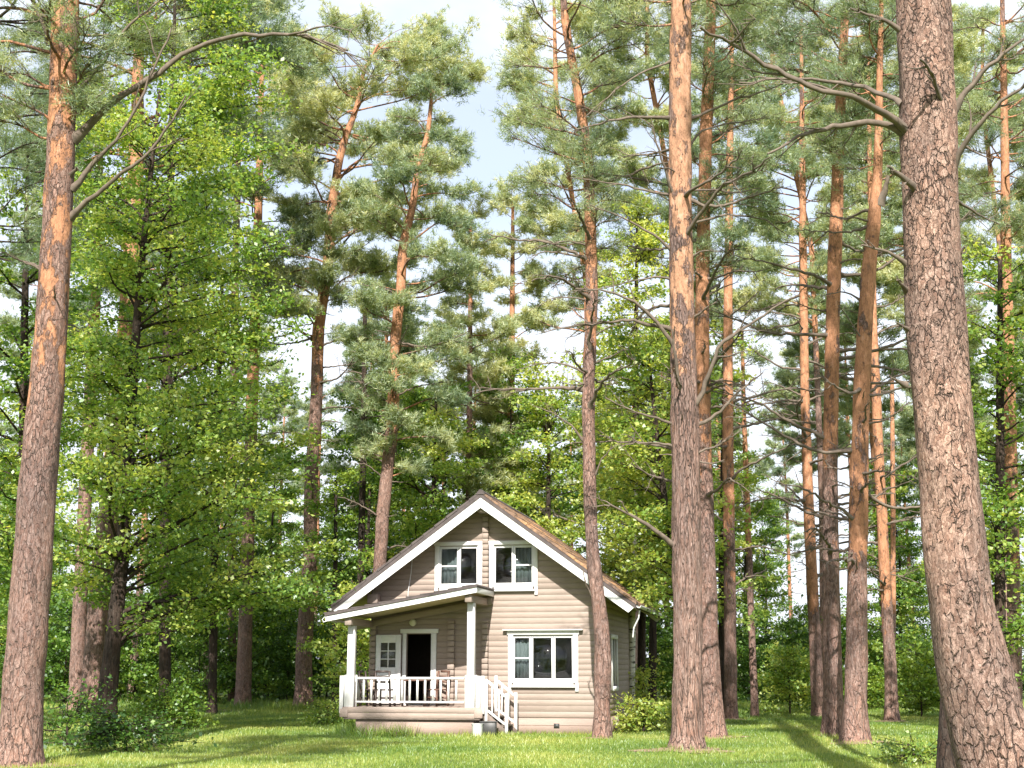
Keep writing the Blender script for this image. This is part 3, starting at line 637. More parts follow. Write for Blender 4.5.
door = lf.build('door', M['white'], house, bevel=.006); gm = MB(); gm.box(g0 - .01, g1 + .01, (y0 + y1) / 2 - .002, (y0 + y1) / 2 + .002, h0 - .01, h1 + .01); gm.build('pane', M['glass'], door)
hd = MB(); hd.tube([(a + .06, y0 - .002, 1.62), (a + .06, y0 - .05, 1.62), (a + .16, y0 - .055, 1.62)], [.014] * 3, 8); hd.build('handle', M['metal'], door, smooth=True)
lp = MB(); lp.tube([(-1.98 + .02, -.002, 2.93), (-1.96, -.03, 2.93)], [.05, .05], 12); lp.tube([(-1.96, -.031, 2.93), (-1.96, -.07, 2.93), (-1.96, -.12, 2.93), (-1.96, -.14, 2.93)], [.07, .10, .09, .03], 14); lp.build('porch_lamp', M['lampglass'], house, smooth=True)

# porch
PW = 1.75; DF = .70
dk = MB()
for i in range(12):
    y0 = -PW + i * PW / 12; dk.box(-3.30, .34, y0 + .004, y0 + PW / 12 - .004, DF - .04, DF)
dk.box(-3.36, .40, -PW - .03, -PW, .56, .70); dk.box(-3.30, .34, -PW - .018, -PW, .42, .556); dk.box(-3.36, -3.305, -PW + .001, -.14, .42, .655); dk.box(.345, .40, -PW + .001, -.14, .42, .655)
for s in (-3.42, .22): dk.box(s, s + .22, -PW - .045, -PW - .031, .44, .66)
deck = dk.build('porch_deck', M['deckw'], house, bevel=.006)
ds = MB(); ds.box(-3.0, .18, -PW + .06, -PW + .10, -.08, .39); ds.box(-3.0, -2.95, -PW + .101, -.01, -.08, .39); ds.box(.13, .18, -PW + .101, -.01, -.08, .39); ds.build('deck_skirt', M['base'], deck)
ft = MB(); ft.box(-3.32, .36, -PW - .012, -PW + .05, .385, .418); ft.build('deck_bearer', M['stepwood'], deck)
def pr_z(u): return 3.78 + (u - .36) * (3.78 - 3.06) / (.36 + 3.80)
PY = -PW - .34
for u in (-3.19, .09):
    pm = MB(); pm.box(u - .095, u + .095, -PW + .05, -PW + .24, DF, pr_z(u) - .36)
    post = pm.build('porch_post', M['whiteworn'], house, bevel=.008)
    sv = MB(); sv.box(u - .13, u + .13, -PW - .008, -PW + .045, DF - .02, 1.52); sv.box(u - .13, u + .13, -PW + .245, -PW + .29, DF, 1.52); sv.build('post_sleeve', M['whiteworn'], post, bevel=.006)
bm_ = MB()
for u in (-3.19, .09): bm_.box(u - .09, u + .09, PY + .1, -.004, pr_z(u) - .355, pr_z(u) - .17)
bm_.bar((-3.74, -.09, pr_z(-3.74) - .27), (.30, -.09, pr_z(.30) - .27), .12, .17); bm_.build('porch_beam', M['siding'], house, bevel=.008)
pr_ = MB(); A, B_ = -3.80, .36
pr_.prism([(A, pr_z(A) - .015), (B_, pr_z(B_) - .015), (B_, pr_z(B_) + .045), (A, pr_z(A) + .045)], PY - .03, -.004)
for i in range(11):                                            # courses on the porch roof
    a = A - .03 + (B_ - A) * i / 11; b = a + (B_ - A) / 11 + .02
    pr_.prism([(a, pr_z(a) + .047), (b, pr_z(b) + .047), (b, pr_z(b) + .055), (a, pr_z(a) + .085)], PY - .035, -.008)
pro = pr_.build('porch_roof', M['roofdark'], house)
fc = MB(); fc.prism([(A + .02, pr_z(A) - .155), (B_ - .02, pr_z(B_) - .16), (B_ - .02, pr_z(B_) - .018), (A + .02, pr_z(A) - .018)], PY, PY + .035)
fc.box(B_ - .055, B_ - .02, PY + .036, -.006, pr_z(B_) - .165, pr_z(B_) - .022); fc.box(A + .02, A + .055, PY + .036, -.006, pr_z(A) - .15, pr_z(A) - .02); fc.build('fascia', M['white'], pro, bevel=.005)
so2 = MB(); so2.prism([(A + .056, pr_z(A) - .09), (B_ - .056, pr_z(B_) - .10), (B_ - .056, pr_z(B_) - .07), (A + .056, pr_z(A) - .06)], PY + .036, -.01); so2.build('soffit', M['soffit'], pro)
gh = MB(); gh.tube([(A - .02, PY + .05, pr_z(A) - .03), (A - .09, PY + .05, pr_z(A) - .10), (A - .05, PY + .05, pr_z(A) - .17), (A + .0, PY + .05, pr_z(A) - .15)], [.014] * 4, 7); gh.build('gutter_hook', M['pale'], pro, smooth=True)
def rail(p0, p1, n, end=()):
    rb = MB(); p0 = np.array(p0, float); p1 = np.array(p1, float)
    zt = np.array([0, 0, 1.44 - DF]); zb = np.array([0, 0, .13])
    rb.bar(p0 + zt, p1 + zt, .09, .055); rb.bar(p0 + zb, p1 + zb, .06, .05); ro = rb.build('railing', M['whiteworn'], house, bevel=.005)
    for i in range(n):
        q = p0 + (p1 - p0) * (i + 1) / (n + 1); b = MB(); b.box(q[0] - .025, q[0] + .025, q[1] - .02, q[1] + .02, q[2] + .157, q[2] + zt[2] - .03); b.build('baluster', M['whiteworn'], ro)
    return ro
rail((-3.02, -PW + .09, DF), (-.08, -PW + .09, DF), 13)
rail((-3.25, -PW + .32, DF), (-3.25, -.14, DF), 6)
for u, y in ((-3.40, -PW + .0), (.295, -PW + .02), (.40, -PW + .12), (-3.40, -PW + .11)): sb = MB(); sb.box(u - .055, u + .055, y, y + .045, DF - .16, 1.50); sb.build('railing_board', M['whiteworn'], house, bevel=.006)
# steps down to the right
st = MB()
for i, (u, z) in enumerate(((.57, .47), (.82, .25))): st.box(u - .14, u + .15, -PW + .25, -.45, z - .045, z)
st.box(.42, 1.18, -1.55, -.35, -.05, .05)
steps = st.build('steps', M['stepwood'], house, bevel=.008)
for y in (-PW + .22, -.42): sg_ = MB(); sg_.bar((.42, y, .50), (1.02, y, .0), .04, .2); sg_.build('stringer', M['stepwood'], steps)
for y in (-PW + .22, -.36):
    hr = MB(); u0 = .44; hr.box(u0, u0 + .08, y - .03, y + .03, .3, 1.50 if y > -1 else 1.42); hr.box(.98, 1.06, y - .03, y + .03, -.02, 1.06)
    hr.bar((u0 + .082, y, 1.36), (.978, y, .98), .05, .07); hr.bar((u0 + .082, y, .62), (.978, y, .28), .04, .06); hr.box(.62, .66, y - .02, y + .02, .54, 1.21); hr.box(.80, .84, y - .02, y + .02, .42, 1.09)
    hr.build('stair_rail', M['whiteworn'], steps, bevel=.006)

# ------------------------------------------------------------------ things on the porch
def H(u, y, z): return (HOUSE[0] + HR[0] * u + HB[0] * y, HOUSE[1] + HR[1] * u + HB[1] * y, z)
def chair(label, loc, rz, mat, seat_h=.45, back_h=.92, slats=3):
    t = thing('chair', label, 'chair', loc, rz, 'porch chairs')
    s = MB(); s.box(-.22, .22, -.22, .22, seat_h - .035, seat_h); s.build('seat', mat, t, bevel=.008)
    for x in (-.19, .19):
        for y in (-.19, .19):
            l_ = MB(); l_.bar((x * 1.08, y * 1.1, 0), (x, y, seat_h - .036), .045, .045); l_.build('leg', mat, t)
    b = MB()
    for x in (-.19, .19): b.bar((x, .2, seat_h + .001), (x, .27, back_h), .045, .04)
    for k in range(slats): z = seat_h + .16 + k * (back_h - seat_h - .2) / max(1, slats - 1); b.box(-.167, .167, .215 + .05 * k, .24 + .05 * k, z, z + .055)
    b.build('backrest', mat, t); a = MB(); a.box(-.17, .17, -.20, -.18, .2, .24); a.box(-.17, .17, .18, .2, .2, .24); a.build('stretcher', mat, t)
    return t
chair('dark slatted chair by the open white door leaf on the porch', H(-2.35, -1.25, DF), -PHI + math.pi, M['darkwood'])
chair('dark chair turned sideways at the far left end of the porch', H(-2.86, -.95, DF), -PHI + 1.4, M['darkwood'])
chair('reddish wooden chair on the porch right of the doorway', H(-1.12, -.55, DF), -PHI - .5, M['brownwood'])
tb = thing('porch_table', 'small brown wooden table on the porch in front of the doorway', 'table', H(-1.62, -.85, DF), -PHI)
s = MB(); s.box(-.36, .36, -.28, .28, .66, .70); s.build('tabletop', M['brownwood'], tb, bevel=.008)
for x in (-.3, .3):
    for y in (-.22, .22): l_ = MB(); l_.box(x - .025, x + .025, y - .025, y + .025, 0, .658); l_.build('leg', M['darkwood'], tb)
bk = thing('bucket', 'pale grey bucket standing beside the porch steps', 'bucket', H(.36, -1.98, 0), 0)
b = MB(); a = np.linspace(0, 6.283, 20, endpoint=False)
b.tube([(0, 0, .0), (0, 0, .02), (0, 0, .30), (0, 0, .315)], [.115, .12, .15, .16], 20); b.build('body', M['pale'], bk, smooth=True)
hn = MB(); th = np.linspace(0, math.pi, 9); hn.tube([(.15 * math.cos(t), -.02 - .1 * math.sin(t), .30 - .06 * math.sin(t)) for t in th], [.006] * 9, 6); hn.build('handle', M['metal'], bk)
bx = thing('planter', 'dark rectangular planter box at the foot of the porch steps', 'planter', H(.62, -1.86, 0), -PHI)
b = MB(); b.box(-.20, .20, -.09, .09, 0.02, .34); b.box(-.22, .22, -.11, .11, .341, .37); b.build('box', M['metal'], bx, bevel=.01)

# ------------------------------------------------------------------ the pines whose trunks the photograph shows
ppine('thick pine at the left edge of the lawn, grey below and flaking orange above', 23.9,
      [(18, 764, 43), (23, 690, 40), (30, 600, 38), (38, 480, 36), (47, 384, 33), (51, 330, 31), (57, 230, 29), (62, 120, 27), (66, 0, 26), (68, -160, 22), (70, -330, 12)],
      [(130, -40, 110), (60, -70, 140), (-60, -110, 210), (-200, -80, 180), (-320, 0, 120)],
      dead=[([(72, 140), (110, 105), (150, 80), (190, 50), (232, 36), (275, 31), (315, 34), (348, 50)], .8, .075), ([(72, 190), (95, 160), (112, 146), (135, 112), (150, 75), (170, 30)], .5, .05), ([(70, 218), (100, 190), (130, 168), (160, 140), (188, 95)], 1.0, .055),
            ([(74, 95), (95, 72), (120, 40), (150, 12), (175, -8)], .6, .05), ([(50, 45), (42, 20), (30, -5)], .4, .05), ([(66, 180), (78, 168)], .2, .06), ([(60, 55), (52, 40), (35, 30)], .2, .03)],
      upper_z=7.6, omax=.0, seed=11, limbs=55, sides=40, step=.08, noise=.03, auto_dead=5, dead_z=(5.5, 10), dead_len=(.3, 1.2))
ppine('massive leaning pine with plated bark filling the right edge of the lawn', 15.0,
      [(1022, 812, 96), (998, 768, 84), (978, 690, 75), (960, 605, 63), (949, 483, 58), (942, 400, 57), (934, 300, 56), (929, 160, 56), (926, 60, 54), (923, 0, 52), (920, -200, 48), (918, -500, 40), (916, -800, 26), (915, -1060, 10)],
      [(-690, 760, 1120), (-850, 720, 1160), (-1030, 830, 1010)],
      dead=[([(912, 138), (890, 115), (860, 100), (810, 82), (770, 62), (735, 38), (700, 22)], 1.6, .05), ([(908, 138), (898, 128), (875, 122), (845, 123), (800, 135), (768, 152)], .3, .045), ([(903, 105), (880, 92), (840, 82), (790, 80), (740, 84)], -1.2, .035),
            ([(950, 118), (965, 92), (985, 70), (1005, 52), (1030, 34)], .4, .045), ([(948, 190), (956, 160), (970, 135), (995, 108), (1030, 85)], .8, .05), ([(941, 130), (942, 100), (934, 75), (920, 58)], .9, .045), ([(925, 205), (912, 185), (895, 172), (888, 166)], .7, .055),
            ([(908, 265), (890, 252), (860, 244)], .2, .03), ([(905, 35), (890, 22), (868, 14), (850, 8)], .3, .035), ([(950, 270), (958, 258), (965, 246)], .25, .04), ([(956, 200), (978, 215), (1000, 226)], -.5, .02), ([(906, 290), (897, 280)], .3, .03), ([(910, 330), (896, 322)], .2, .025), ([(905, 385), (892, 378)], .2, .03)],
      upper_z=17, seed=12, limbs=50, sides=64, step=.04, noise=.03, bmat='bark_big', flare=.15, nd=(14, .18, .022))
ppine('straight furrowed pine standing in front of the lawn right of the cottage', 27.56,
      [(687, 752, 37), (687, 735, 31), (688, 660, 29), (687, 560, 29), (685, 430, 28), (682, 300, 24), (680, 200, 23), (680, 100, 22), (681, 0, 20), (683, -150, 15), (684, -280, 8)],
      [(20, 590, 760), (-60, 560, 800), (-170, 580, 790), (-270, 640, 730)],
      dead=[([(675, 545), (655, 532), (632, 517), (610, 505)], .6, .06), ([(676, 425), (655, 418), (630, 408), (606, 398)], .5, .035), ([(678, 350), (668, 335), (652, 318), (632, 300), (605, 290), (575, 287)], .8, .05), ([(686, 425), (680, 390), (677, 360), (672, 330)], .7, .06), ([(693, 428), (708, 420), (722, 408), (740, 388), (762, 372)], .4, .045),
            ([(690, 415), (702, 395), (710, 368), (722, 345), (750, 325), (790, 300)], .9, .06), ([(690, 320), (702, 312), (716, 303)], .6, .035), ([(672, 250), (655, 235), (630, 222), (590, 205)], .3, .035), ([(672, 195), (640, 190), (595, 180), (570, 178)], .5, .03), ([(673, 118), (640, 115), (605, 122), (575, 132)], .4, .045),
            ([(677, 205), (668, 180), (660, 150), (652, 118)], .8, .04), ([(688, 120), (720, 105), (760, 90), (800, 75)], .3, .035), ([(688, 190), (715, 190), (740, 194), (760, 188)], .4, .03), ([(688, 150), (700, 130), (720, 125), (770, 118)], -.3, .03), ([(673, 60), (650, 70), (620, 86), (585, 120)], .9, .03), ([(690, 225), (720, 215), (760, 218), (790, 238)], .2, .03), ([(672, 160), (655, 150), (630, 155)], .3, .02), ([(674, 280), (650, 276), (610, 288), (570, 292)], .2, .025), ([(688, 260), (700, 250), (722, 252)], .3, .025)],
      upper_z=8.2, omax=.06, seed=13, limbs=46, sides=40, step=.07, bmat='bark_furrow', auto_dead=16, dead_z=(6, 15), dead_len=(0.6, 3.2), flare=.2)
ppine('pine with bright orange upper trunk just behind the furrowed pine', 33.5,
      [(713, 737, 26), (710, 690, 22), (707, 560, 17), (704, 450, 15), (702, 330, 14), (704, 200, 13), (708, 80, 12), (711, 0, 10), (713, -130, 6)],
      [(290, 690, 730), (200, 665, 765), (110, 640, 775), (20, 650, 780), (-80, 670, 760), (-120, 690, 730)], upper_z=7.5, seed=14, limbs=42, sides=28, step=.1, auto_dead=22, dead_z=(5.5, 14.5), dead_len=(0.8, 3.6), tintb=.3)
ppine('slim crooked pine growing against the front corner of the cottage', 32.1,
      [(602, 740, 17), (602, 705, 16), (603, 672, 17), (603, 640, 15), (599, 605, 15), (593, 560, 13), (590, 500, 13), (588, 400, 12.5), (592, 290, 12), (590, 210, 11), (587, 150, 10), (578, 90, 9), (566, 30, 8), (560, -40, 5)],
      [(270, 560, 620), (210, 515, 625), (150, 495, 640), (90, 500, 655), (20, 480, 650), (-60, 500, 620)],
      dead=[([(583, 440), (570, 425), (550, 412), (530, 405)], .5, .03), ([(583, 372), (562, 362), (540, 366), (516, 372)], .4, .03), ([(586, 245), (570, 240), (548, 244), (530, 250)], .3, .025), ([(595, 475), (605, 452), (622, 440)], .3, .025), ([(585, 300), (555, 296), (528, 312)], .3, .02), ([(594, 600), (586, 585), (583, 568)], .2, .03), ([(596, 335), (610, 325), (640, 322)], .3, .02)],
      upper_z=10.0, omax=.1, seed=15, limbs=40, sides=24, step=.08, noise=.05, auto_dead=22, dead_z=(8, 14.5), dead_len=(0.7, 3.0), tintb=.42)
ppine('tall orange-barked pine with a wide forked crown left of the cottage', 57,
      [(303, 708, 19), (304, 650, 16), (310, 560, 14), (311, 480, 13), (317, 390, 12), (318, 330, 12), (328, 265, 11), (331, 215, 10), (338, 165, 8), (346, 135, 7), (357, 108, 5), (362, 75, 4), (378, 45, 2)],
      [(330, 240, 360), (250, 230, 420), (170, 240, 450), (110, 255, 470), (60, 275, 478), (14, 325, 440)], upper_z=15.5, seed=16, limbs=80, nd=(15, .23, .034), auto_dead=20, dead_z=(8, 19), dead_len=(0.8, 3.5), tintb=.62)
ppine('pine rising behind the left slope of the cottage roof', 52,
      [(374, 712, 15), (378, 600, 13), (383, 510, 13), (393, 420, 12), (394, 350, 11), (401, 290, 10), (402, 250, 9), (413, 205, 7), (417, 170, 6), (428, 135, 5), (432, 90, 3)],
      [(470, 360, 440), (380, 330, 490), (290, 345, 500), (210, 350, 490), (150, 370, 478), (85, 400, 465)], upper_z=11, seed=17, limbs=64, nd=(15, .22, .032), auto_dead=22, dead_z=(5.5, 17), dead_len=(0.8, 3.6), tintb=.42)
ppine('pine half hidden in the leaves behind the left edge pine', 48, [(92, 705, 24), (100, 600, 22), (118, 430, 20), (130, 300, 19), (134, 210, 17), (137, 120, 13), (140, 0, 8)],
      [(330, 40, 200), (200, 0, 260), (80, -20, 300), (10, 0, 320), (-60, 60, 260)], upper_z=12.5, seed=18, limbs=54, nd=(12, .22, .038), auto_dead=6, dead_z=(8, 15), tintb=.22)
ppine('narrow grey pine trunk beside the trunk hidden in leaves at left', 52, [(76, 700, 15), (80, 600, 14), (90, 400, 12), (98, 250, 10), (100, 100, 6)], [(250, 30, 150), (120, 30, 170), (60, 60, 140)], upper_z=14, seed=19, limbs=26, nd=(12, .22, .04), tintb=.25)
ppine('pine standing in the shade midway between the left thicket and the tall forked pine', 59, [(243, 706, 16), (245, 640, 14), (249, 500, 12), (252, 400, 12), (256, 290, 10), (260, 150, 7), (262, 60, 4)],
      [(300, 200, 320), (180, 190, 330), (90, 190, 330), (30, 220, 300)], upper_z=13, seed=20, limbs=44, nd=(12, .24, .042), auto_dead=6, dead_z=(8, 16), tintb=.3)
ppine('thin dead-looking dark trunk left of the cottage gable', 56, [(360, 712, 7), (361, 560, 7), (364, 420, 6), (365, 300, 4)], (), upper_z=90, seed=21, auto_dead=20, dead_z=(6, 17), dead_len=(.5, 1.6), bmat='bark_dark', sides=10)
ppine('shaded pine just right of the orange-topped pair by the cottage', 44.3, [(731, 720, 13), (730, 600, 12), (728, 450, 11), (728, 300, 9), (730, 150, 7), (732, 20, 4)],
      [(260, 690, 775), (150, 680, 790), (40, 690, 790), (-30, 710, 760)], upper_z=6, seed=22, limbs=34, nd=(12, .2, .034), auto_dead=24, dead_z=(4, 14), dead_len=(1, 3.4), tintb=.25)
ppine('very slender young pine stem alone right of the shaded pine', 49, [(755, 715, 8), (752, 640, 7), (748, 520, 6), (744, 420, 5), (742, 330, 3)], [(470, 715, 775), (400, 705, 790), (340, 725, 770)], upper_z=6, seed=23, limbs=12, auto_dead=12, dead_z=(4, 12), dead_len=(.6, 2), sides=10, nd=(11, .2, .034))
ppine('slender orange pine, leftmost of the four close pines on the right lawn', 48, [(819, 717, 14), (815, 640, 12), (809, 520, 11), (805, 400, 9), (803, 260, 8), (802, 120, 5), (801, 20, 3)],
      [(300, 770, 835), (200, 745, 850), (100, 735, 860), (20, 760, 840)], upper_z=4.2, seed=24, limbs=36, auto_dead=30, dead_z=(4.5, 16), dead_len=(1, 4), sides=14, nd=(12, .2, .034), tintb=.4)
ppine('grey scaly pine with dappled bark left of the thicker orange pine', 33.4, [(834, 737, 22), (833, 690, 19), (831, 560, 16), (830, 480, 15), (832, 350, 14), (836, 220, 13), (841, 90, 10), (846, 0, 8), (850, -100, 5)],
      [(160, 780, 880), (90, 740, 900), (20, 730, 920), (-60, 770, 910), (-90, 800, 890)], upper_z=6.8, seed=25, limbs=40, sides=28, step=.1, auto_dead=26, dead_z=(4.5, 14), dead_len=(0.8, 3.6), tintb=.3)
ppine('thicker orange pine with broken snag high up, right of the scaly pine', 31.2, [(855, 742, 27), (856, 700, 23), (857, 600, 20), (859, 480, 18), (862, 380, 16), (867, 290, 15), (874, 220, 13), (878, 170, 9), (880, 60, 6), (882, -20, 4)],
      [(170, 840, 925), (90, 820, 940), (0, 830, 950), (-50, 850, 920)], dead=[([(878, 205), (885, 190), (888, 175)], .3, .10), ([(868, 350), (850, 320), (838, 305)], .5, .03), ([(860, 300), (845, 290), (820, 296)], .4, .025)],
      upper_z=4.6, seed=26, limbs=30, sides=30, step=.09, auto_dead=34, dead_z=(4, 13.5), dead_len=(0.8, 3.4), tintb=.35)
ppine('orange pine beyond the close group, nearest to the massive leaning pine', 43.5, [(892, 721, 14), (890, 660, 12), (884, 560, 11), (878, 440, 10), (873, 320, 8), (870, 180, 5), (868, 60, 3)],
      [(260, 840, 910), (150, 830, 910), (60, 850, 890)], upper_z=4.0, seed=27, limbs=30, auto_dead=24, dead_z=(4, 14), dead_len=(0.8, 3.2), sides=14, nd=(12, .2, .034))
ppine('thinnest orange stem beside the pine nearest the massive leaning pine', 55, [(893, 714, 6), (893, 600, 6), (893, 500, 5), (892, 380, 4)], (), upper_z=4, seed=28, auto_dead=8, dead_z=(5, 13), dead_len=(.5, 1.4), sides=8)
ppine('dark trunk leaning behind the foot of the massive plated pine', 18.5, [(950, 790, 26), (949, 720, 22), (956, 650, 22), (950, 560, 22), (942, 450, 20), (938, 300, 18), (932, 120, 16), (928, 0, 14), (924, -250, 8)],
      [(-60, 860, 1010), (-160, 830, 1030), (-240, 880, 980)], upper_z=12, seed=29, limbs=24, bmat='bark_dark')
ppine('pine with needled boughs rising right of the massive plated pine', 38, [(1016, 735, 14), (1014, 600, 13), (1010, 420, 12), (1006, 240, 10), (1004, 100, 7), (1002, -20, 4)],
      [(250, 950, 1060), (170, 940, 1080), (80, 935, 1090), (0, 950, 1080)], upper_z=6, seed=30, limbs=46, auto_dead=6, dead_z=(6, 11), tintb=.32)
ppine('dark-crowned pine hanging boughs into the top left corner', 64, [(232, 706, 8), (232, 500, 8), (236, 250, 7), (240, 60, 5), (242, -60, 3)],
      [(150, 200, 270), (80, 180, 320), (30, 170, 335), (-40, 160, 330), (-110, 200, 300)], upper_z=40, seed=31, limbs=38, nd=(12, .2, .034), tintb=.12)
ppine('pine outside the far left edge, its dark needles reaching into view', 36, [(-28, 725, 20), (-26, 600, 19), (-24, 400, 18), (-18, 200, 14), (-14, 0, 9), (-12, -90, 5)], [(250, -60, 70), (120, -90, 100), (20, -90, 110), (-80, -40, 80)], upper_z=11, seed=32, limbs=40, bmat='bark_dark', tintb=.2)
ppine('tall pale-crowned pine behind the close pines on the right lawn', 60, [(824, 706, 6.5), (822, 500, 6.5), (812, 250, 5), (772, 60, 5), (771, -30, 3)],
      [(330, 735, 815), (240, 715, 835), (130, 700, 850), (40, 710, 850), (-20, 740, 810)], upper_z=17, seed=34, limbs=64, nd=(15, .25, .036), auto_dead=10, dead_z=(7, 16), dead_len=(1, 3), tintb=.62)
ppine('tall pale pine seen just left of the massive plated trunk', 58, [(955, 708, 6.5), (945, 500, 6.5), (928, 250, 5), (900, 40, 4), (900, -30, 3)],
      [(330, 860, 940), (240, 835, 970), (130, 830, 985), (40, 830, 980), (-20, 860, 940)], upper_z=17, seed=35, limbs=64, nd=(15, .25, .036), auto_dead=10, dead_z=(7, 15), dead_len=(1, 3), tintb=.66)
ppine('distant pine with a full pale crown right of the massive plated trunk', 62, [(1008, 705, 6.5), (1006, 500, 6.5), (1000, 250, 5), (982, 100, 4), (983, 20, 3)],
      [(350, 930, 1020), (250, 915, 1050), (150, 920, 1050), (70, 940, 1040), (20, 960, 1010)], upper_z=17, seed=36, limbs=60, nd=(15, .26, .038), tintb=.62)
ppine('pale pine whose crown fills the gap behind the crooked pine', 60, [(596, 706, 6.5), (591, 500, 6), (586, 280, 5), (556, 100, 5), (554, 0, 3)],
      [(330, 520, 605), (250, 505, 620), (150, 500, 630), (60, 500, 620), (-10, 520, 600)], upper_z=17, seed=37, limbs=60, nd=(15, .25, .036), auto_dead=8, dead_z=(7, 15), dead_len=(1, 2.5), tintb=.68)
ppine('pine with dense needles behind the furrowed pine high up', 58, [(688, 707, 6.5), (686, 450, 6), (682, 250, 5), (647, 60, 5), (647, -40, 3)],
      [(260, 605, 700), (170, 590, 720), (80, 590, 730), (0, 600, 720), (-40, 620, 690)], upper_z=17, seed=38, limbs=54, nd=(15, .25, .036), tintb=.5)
# ------------------------------------------------------------------ broadleaf trees
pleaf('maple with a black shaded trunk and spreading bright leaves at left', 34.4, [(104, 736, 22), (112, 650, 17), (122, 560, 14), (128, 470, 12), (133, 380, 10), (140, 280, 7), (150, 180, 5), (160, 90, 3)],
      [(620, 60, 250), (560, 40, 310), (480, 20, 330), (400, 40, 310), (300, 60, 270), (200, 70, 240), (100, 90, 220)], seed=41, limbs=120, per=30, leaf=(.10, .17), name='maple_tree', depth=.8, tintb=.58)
pleaf('tall maple filling the upper left behind the left edge pine', 43, [(165, 715, 12), (165, 500, 11), (168, 300, 9), (172, 120, 6), (175, 0, 3)],
      [(500, 80, 290), (380, 70, 300), (260, 70, 290), (140, 80, 280), (50, 90, 270), (-10, 130, 240)], seed=42, limbs=100, per=26, leaf=(.13, .21), name='maple_tree', depth=.8, tintb=.5)
pleaf('broad bright maple behind the left edge pine, lowest leaves near the ground', 40, [(20, 722, 10), (22, 500, 9), (25, 300, 7), (28, 150, 3)], [(640, -50, 100), (520, -70, 130), (400, -70, 130), (280, -50, 110), (170, 0, 70)], seed=43, limbs=60, per=26, leaf=(.12, .2), name='maple_tree', tintb=.45)
pleaf('leafy linden overhanging the lawn between the left thicket and the tall forked pine', 50, [(212, 712, 9), (214, 600, 8), (218, 400, 6), (222, 280, 3)], [(620, 150, 300), (540, 150, 330), (450, 150, 320), (360, 160, 290), (290, 190, 260)], seed=44, limbs=60, per=24, leaf=(.14, .23), name='linden_tree', tintb=.52)
pleaf('bright linden spreading over the right end of the cottage roof', 36.6, [(686, 727, 9), (680, 600, 8), (662, 480, 6), (650, 370, 3)], [(612, 634, 700), (580, 606, 712), (540, 600, 715), (470, 590, 715), (400, 595, 705), (325, 615, 680)], seed=45, limbs=70, per=26, leaf=(.11, .18), name='linden_tree', tintb=.66)
pleaf('light green tree between the orange-topped pair and the lone slender stem', 47, [(722, 715, 8), (722, 560, 7), (724, 420, 5), (724, 330, 3)], [(620, 690, 770), (560, 690, 775), (480, 690, 765), (400, 700, 755), (330, 710, 740)], seed=46, limbs=36, per=24, leaf=(.13, .21), name='linden_tree', tintb=.62)
pleaf('green broadleaf tree right of the massive plated pine', 34, [(1000, 735, 12), (1000, 560, 10), (1000, 400, 8), (1000, 260, 4)], [(660, 950, 1060), (560, 945, 1080), (450, 945, 1080), (340, 950, 1070), (240, 965, 1050)], seed=47, limbs=64, per=26, leaf=(.11, .18), name='maple_tree', tintb=.5)
pleaf('pale leafy tree behind the left slope of the cottage roof', 58, [(430, 708, 8), (432, 600, 7), (434, 480, 5), (436, 400, 3)], [(600, 360, 480), (540, 350, 520), (480, 350, 540), (420, 380, 510), (380, 400, 470)], seed=48, limbs=46, per=24, leaf=(.16, .25), name='linden_tree', tintb=.55)
pleaf('small rowan with low leaves between the tall forked pine and the cottage porch', 54, [(335, 708, 6), (335, 600, 5), (336, 480, 3)], [(690, 312, 372), (620, 300, 375), (540, 305, 370), (470, 318, 355)], seed=49, limbs=34, per=24, leaf=(.13, .2), name='rowan_tree', lmat='leaf_dark', tintb=.7)
pleaf('leafy tree showing between the cottage porch posts', 44, [(352, 720, 5), (352, 640, 4), (352, 580, 2)], [(700, 325, 380), (640, 325, 385), (590, 335, 370)], seed=50, limbs=26, per=26, leaf=(.12, .18), name='rowan_tree', tintb=.75)
for i, (px, py, Yd, w, t_) in enumerate(((631, 722, 40.5, 8, 'white birch trunk beside the right side wall of the cottage'), (641, 720, 42, 9, 'dark trunk right of the white birch by the cottage side wall'), (652, 719, 45, 9, 'second dark trunk right of the white birch, farther from the cottage'))):
    pleaf(t_, Yd, [(px, py, w), (px + 1, 620, w * .85), (px + 4, 540, w * .5), (px + 6, 440, w * .25)], [(600, px - 16, px + 40), (550, px - 34, px + 50), (480, px - 46, px + 52), (420, px - 20, px + 25)], seed=60 + i, limbs=40, per=26, tintb=.66, leaf=(.13, .2), bmat='birch' if i == 0 else 'bark_dark', name='birch_tree' if i == 0 else 'broadleaf_tree', flare=.3)

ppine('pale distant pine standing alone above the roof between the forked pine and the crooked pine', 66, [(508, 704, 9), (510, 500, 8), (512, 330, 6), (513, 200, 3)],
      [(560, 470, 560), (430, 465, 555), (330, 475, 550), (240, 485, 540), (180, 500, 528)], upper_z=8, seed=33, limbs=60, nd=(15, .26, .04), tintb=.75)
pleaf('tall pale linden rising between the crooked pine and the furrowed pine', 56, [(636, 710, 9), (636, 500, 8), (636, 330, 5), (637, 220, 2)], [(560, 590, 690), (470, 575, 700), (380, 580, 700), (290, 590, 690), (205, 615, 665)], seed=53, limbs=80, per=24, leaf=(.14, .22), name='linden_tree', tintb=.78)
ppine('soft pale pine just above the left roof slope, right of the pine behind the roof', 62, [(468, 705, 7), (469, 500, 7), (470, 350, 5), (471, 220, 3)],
      [(560, 420, 520), (460, 415, 530), (360, 425, 520), (270, 440, 505), (205, 455, 488)], upper_z=20, seed=39, limbs=64, nd=(15, .26, .036), auto_dead=8, dead_z=(6, 14), dead_len=(1, 2.5), tintb=.7)
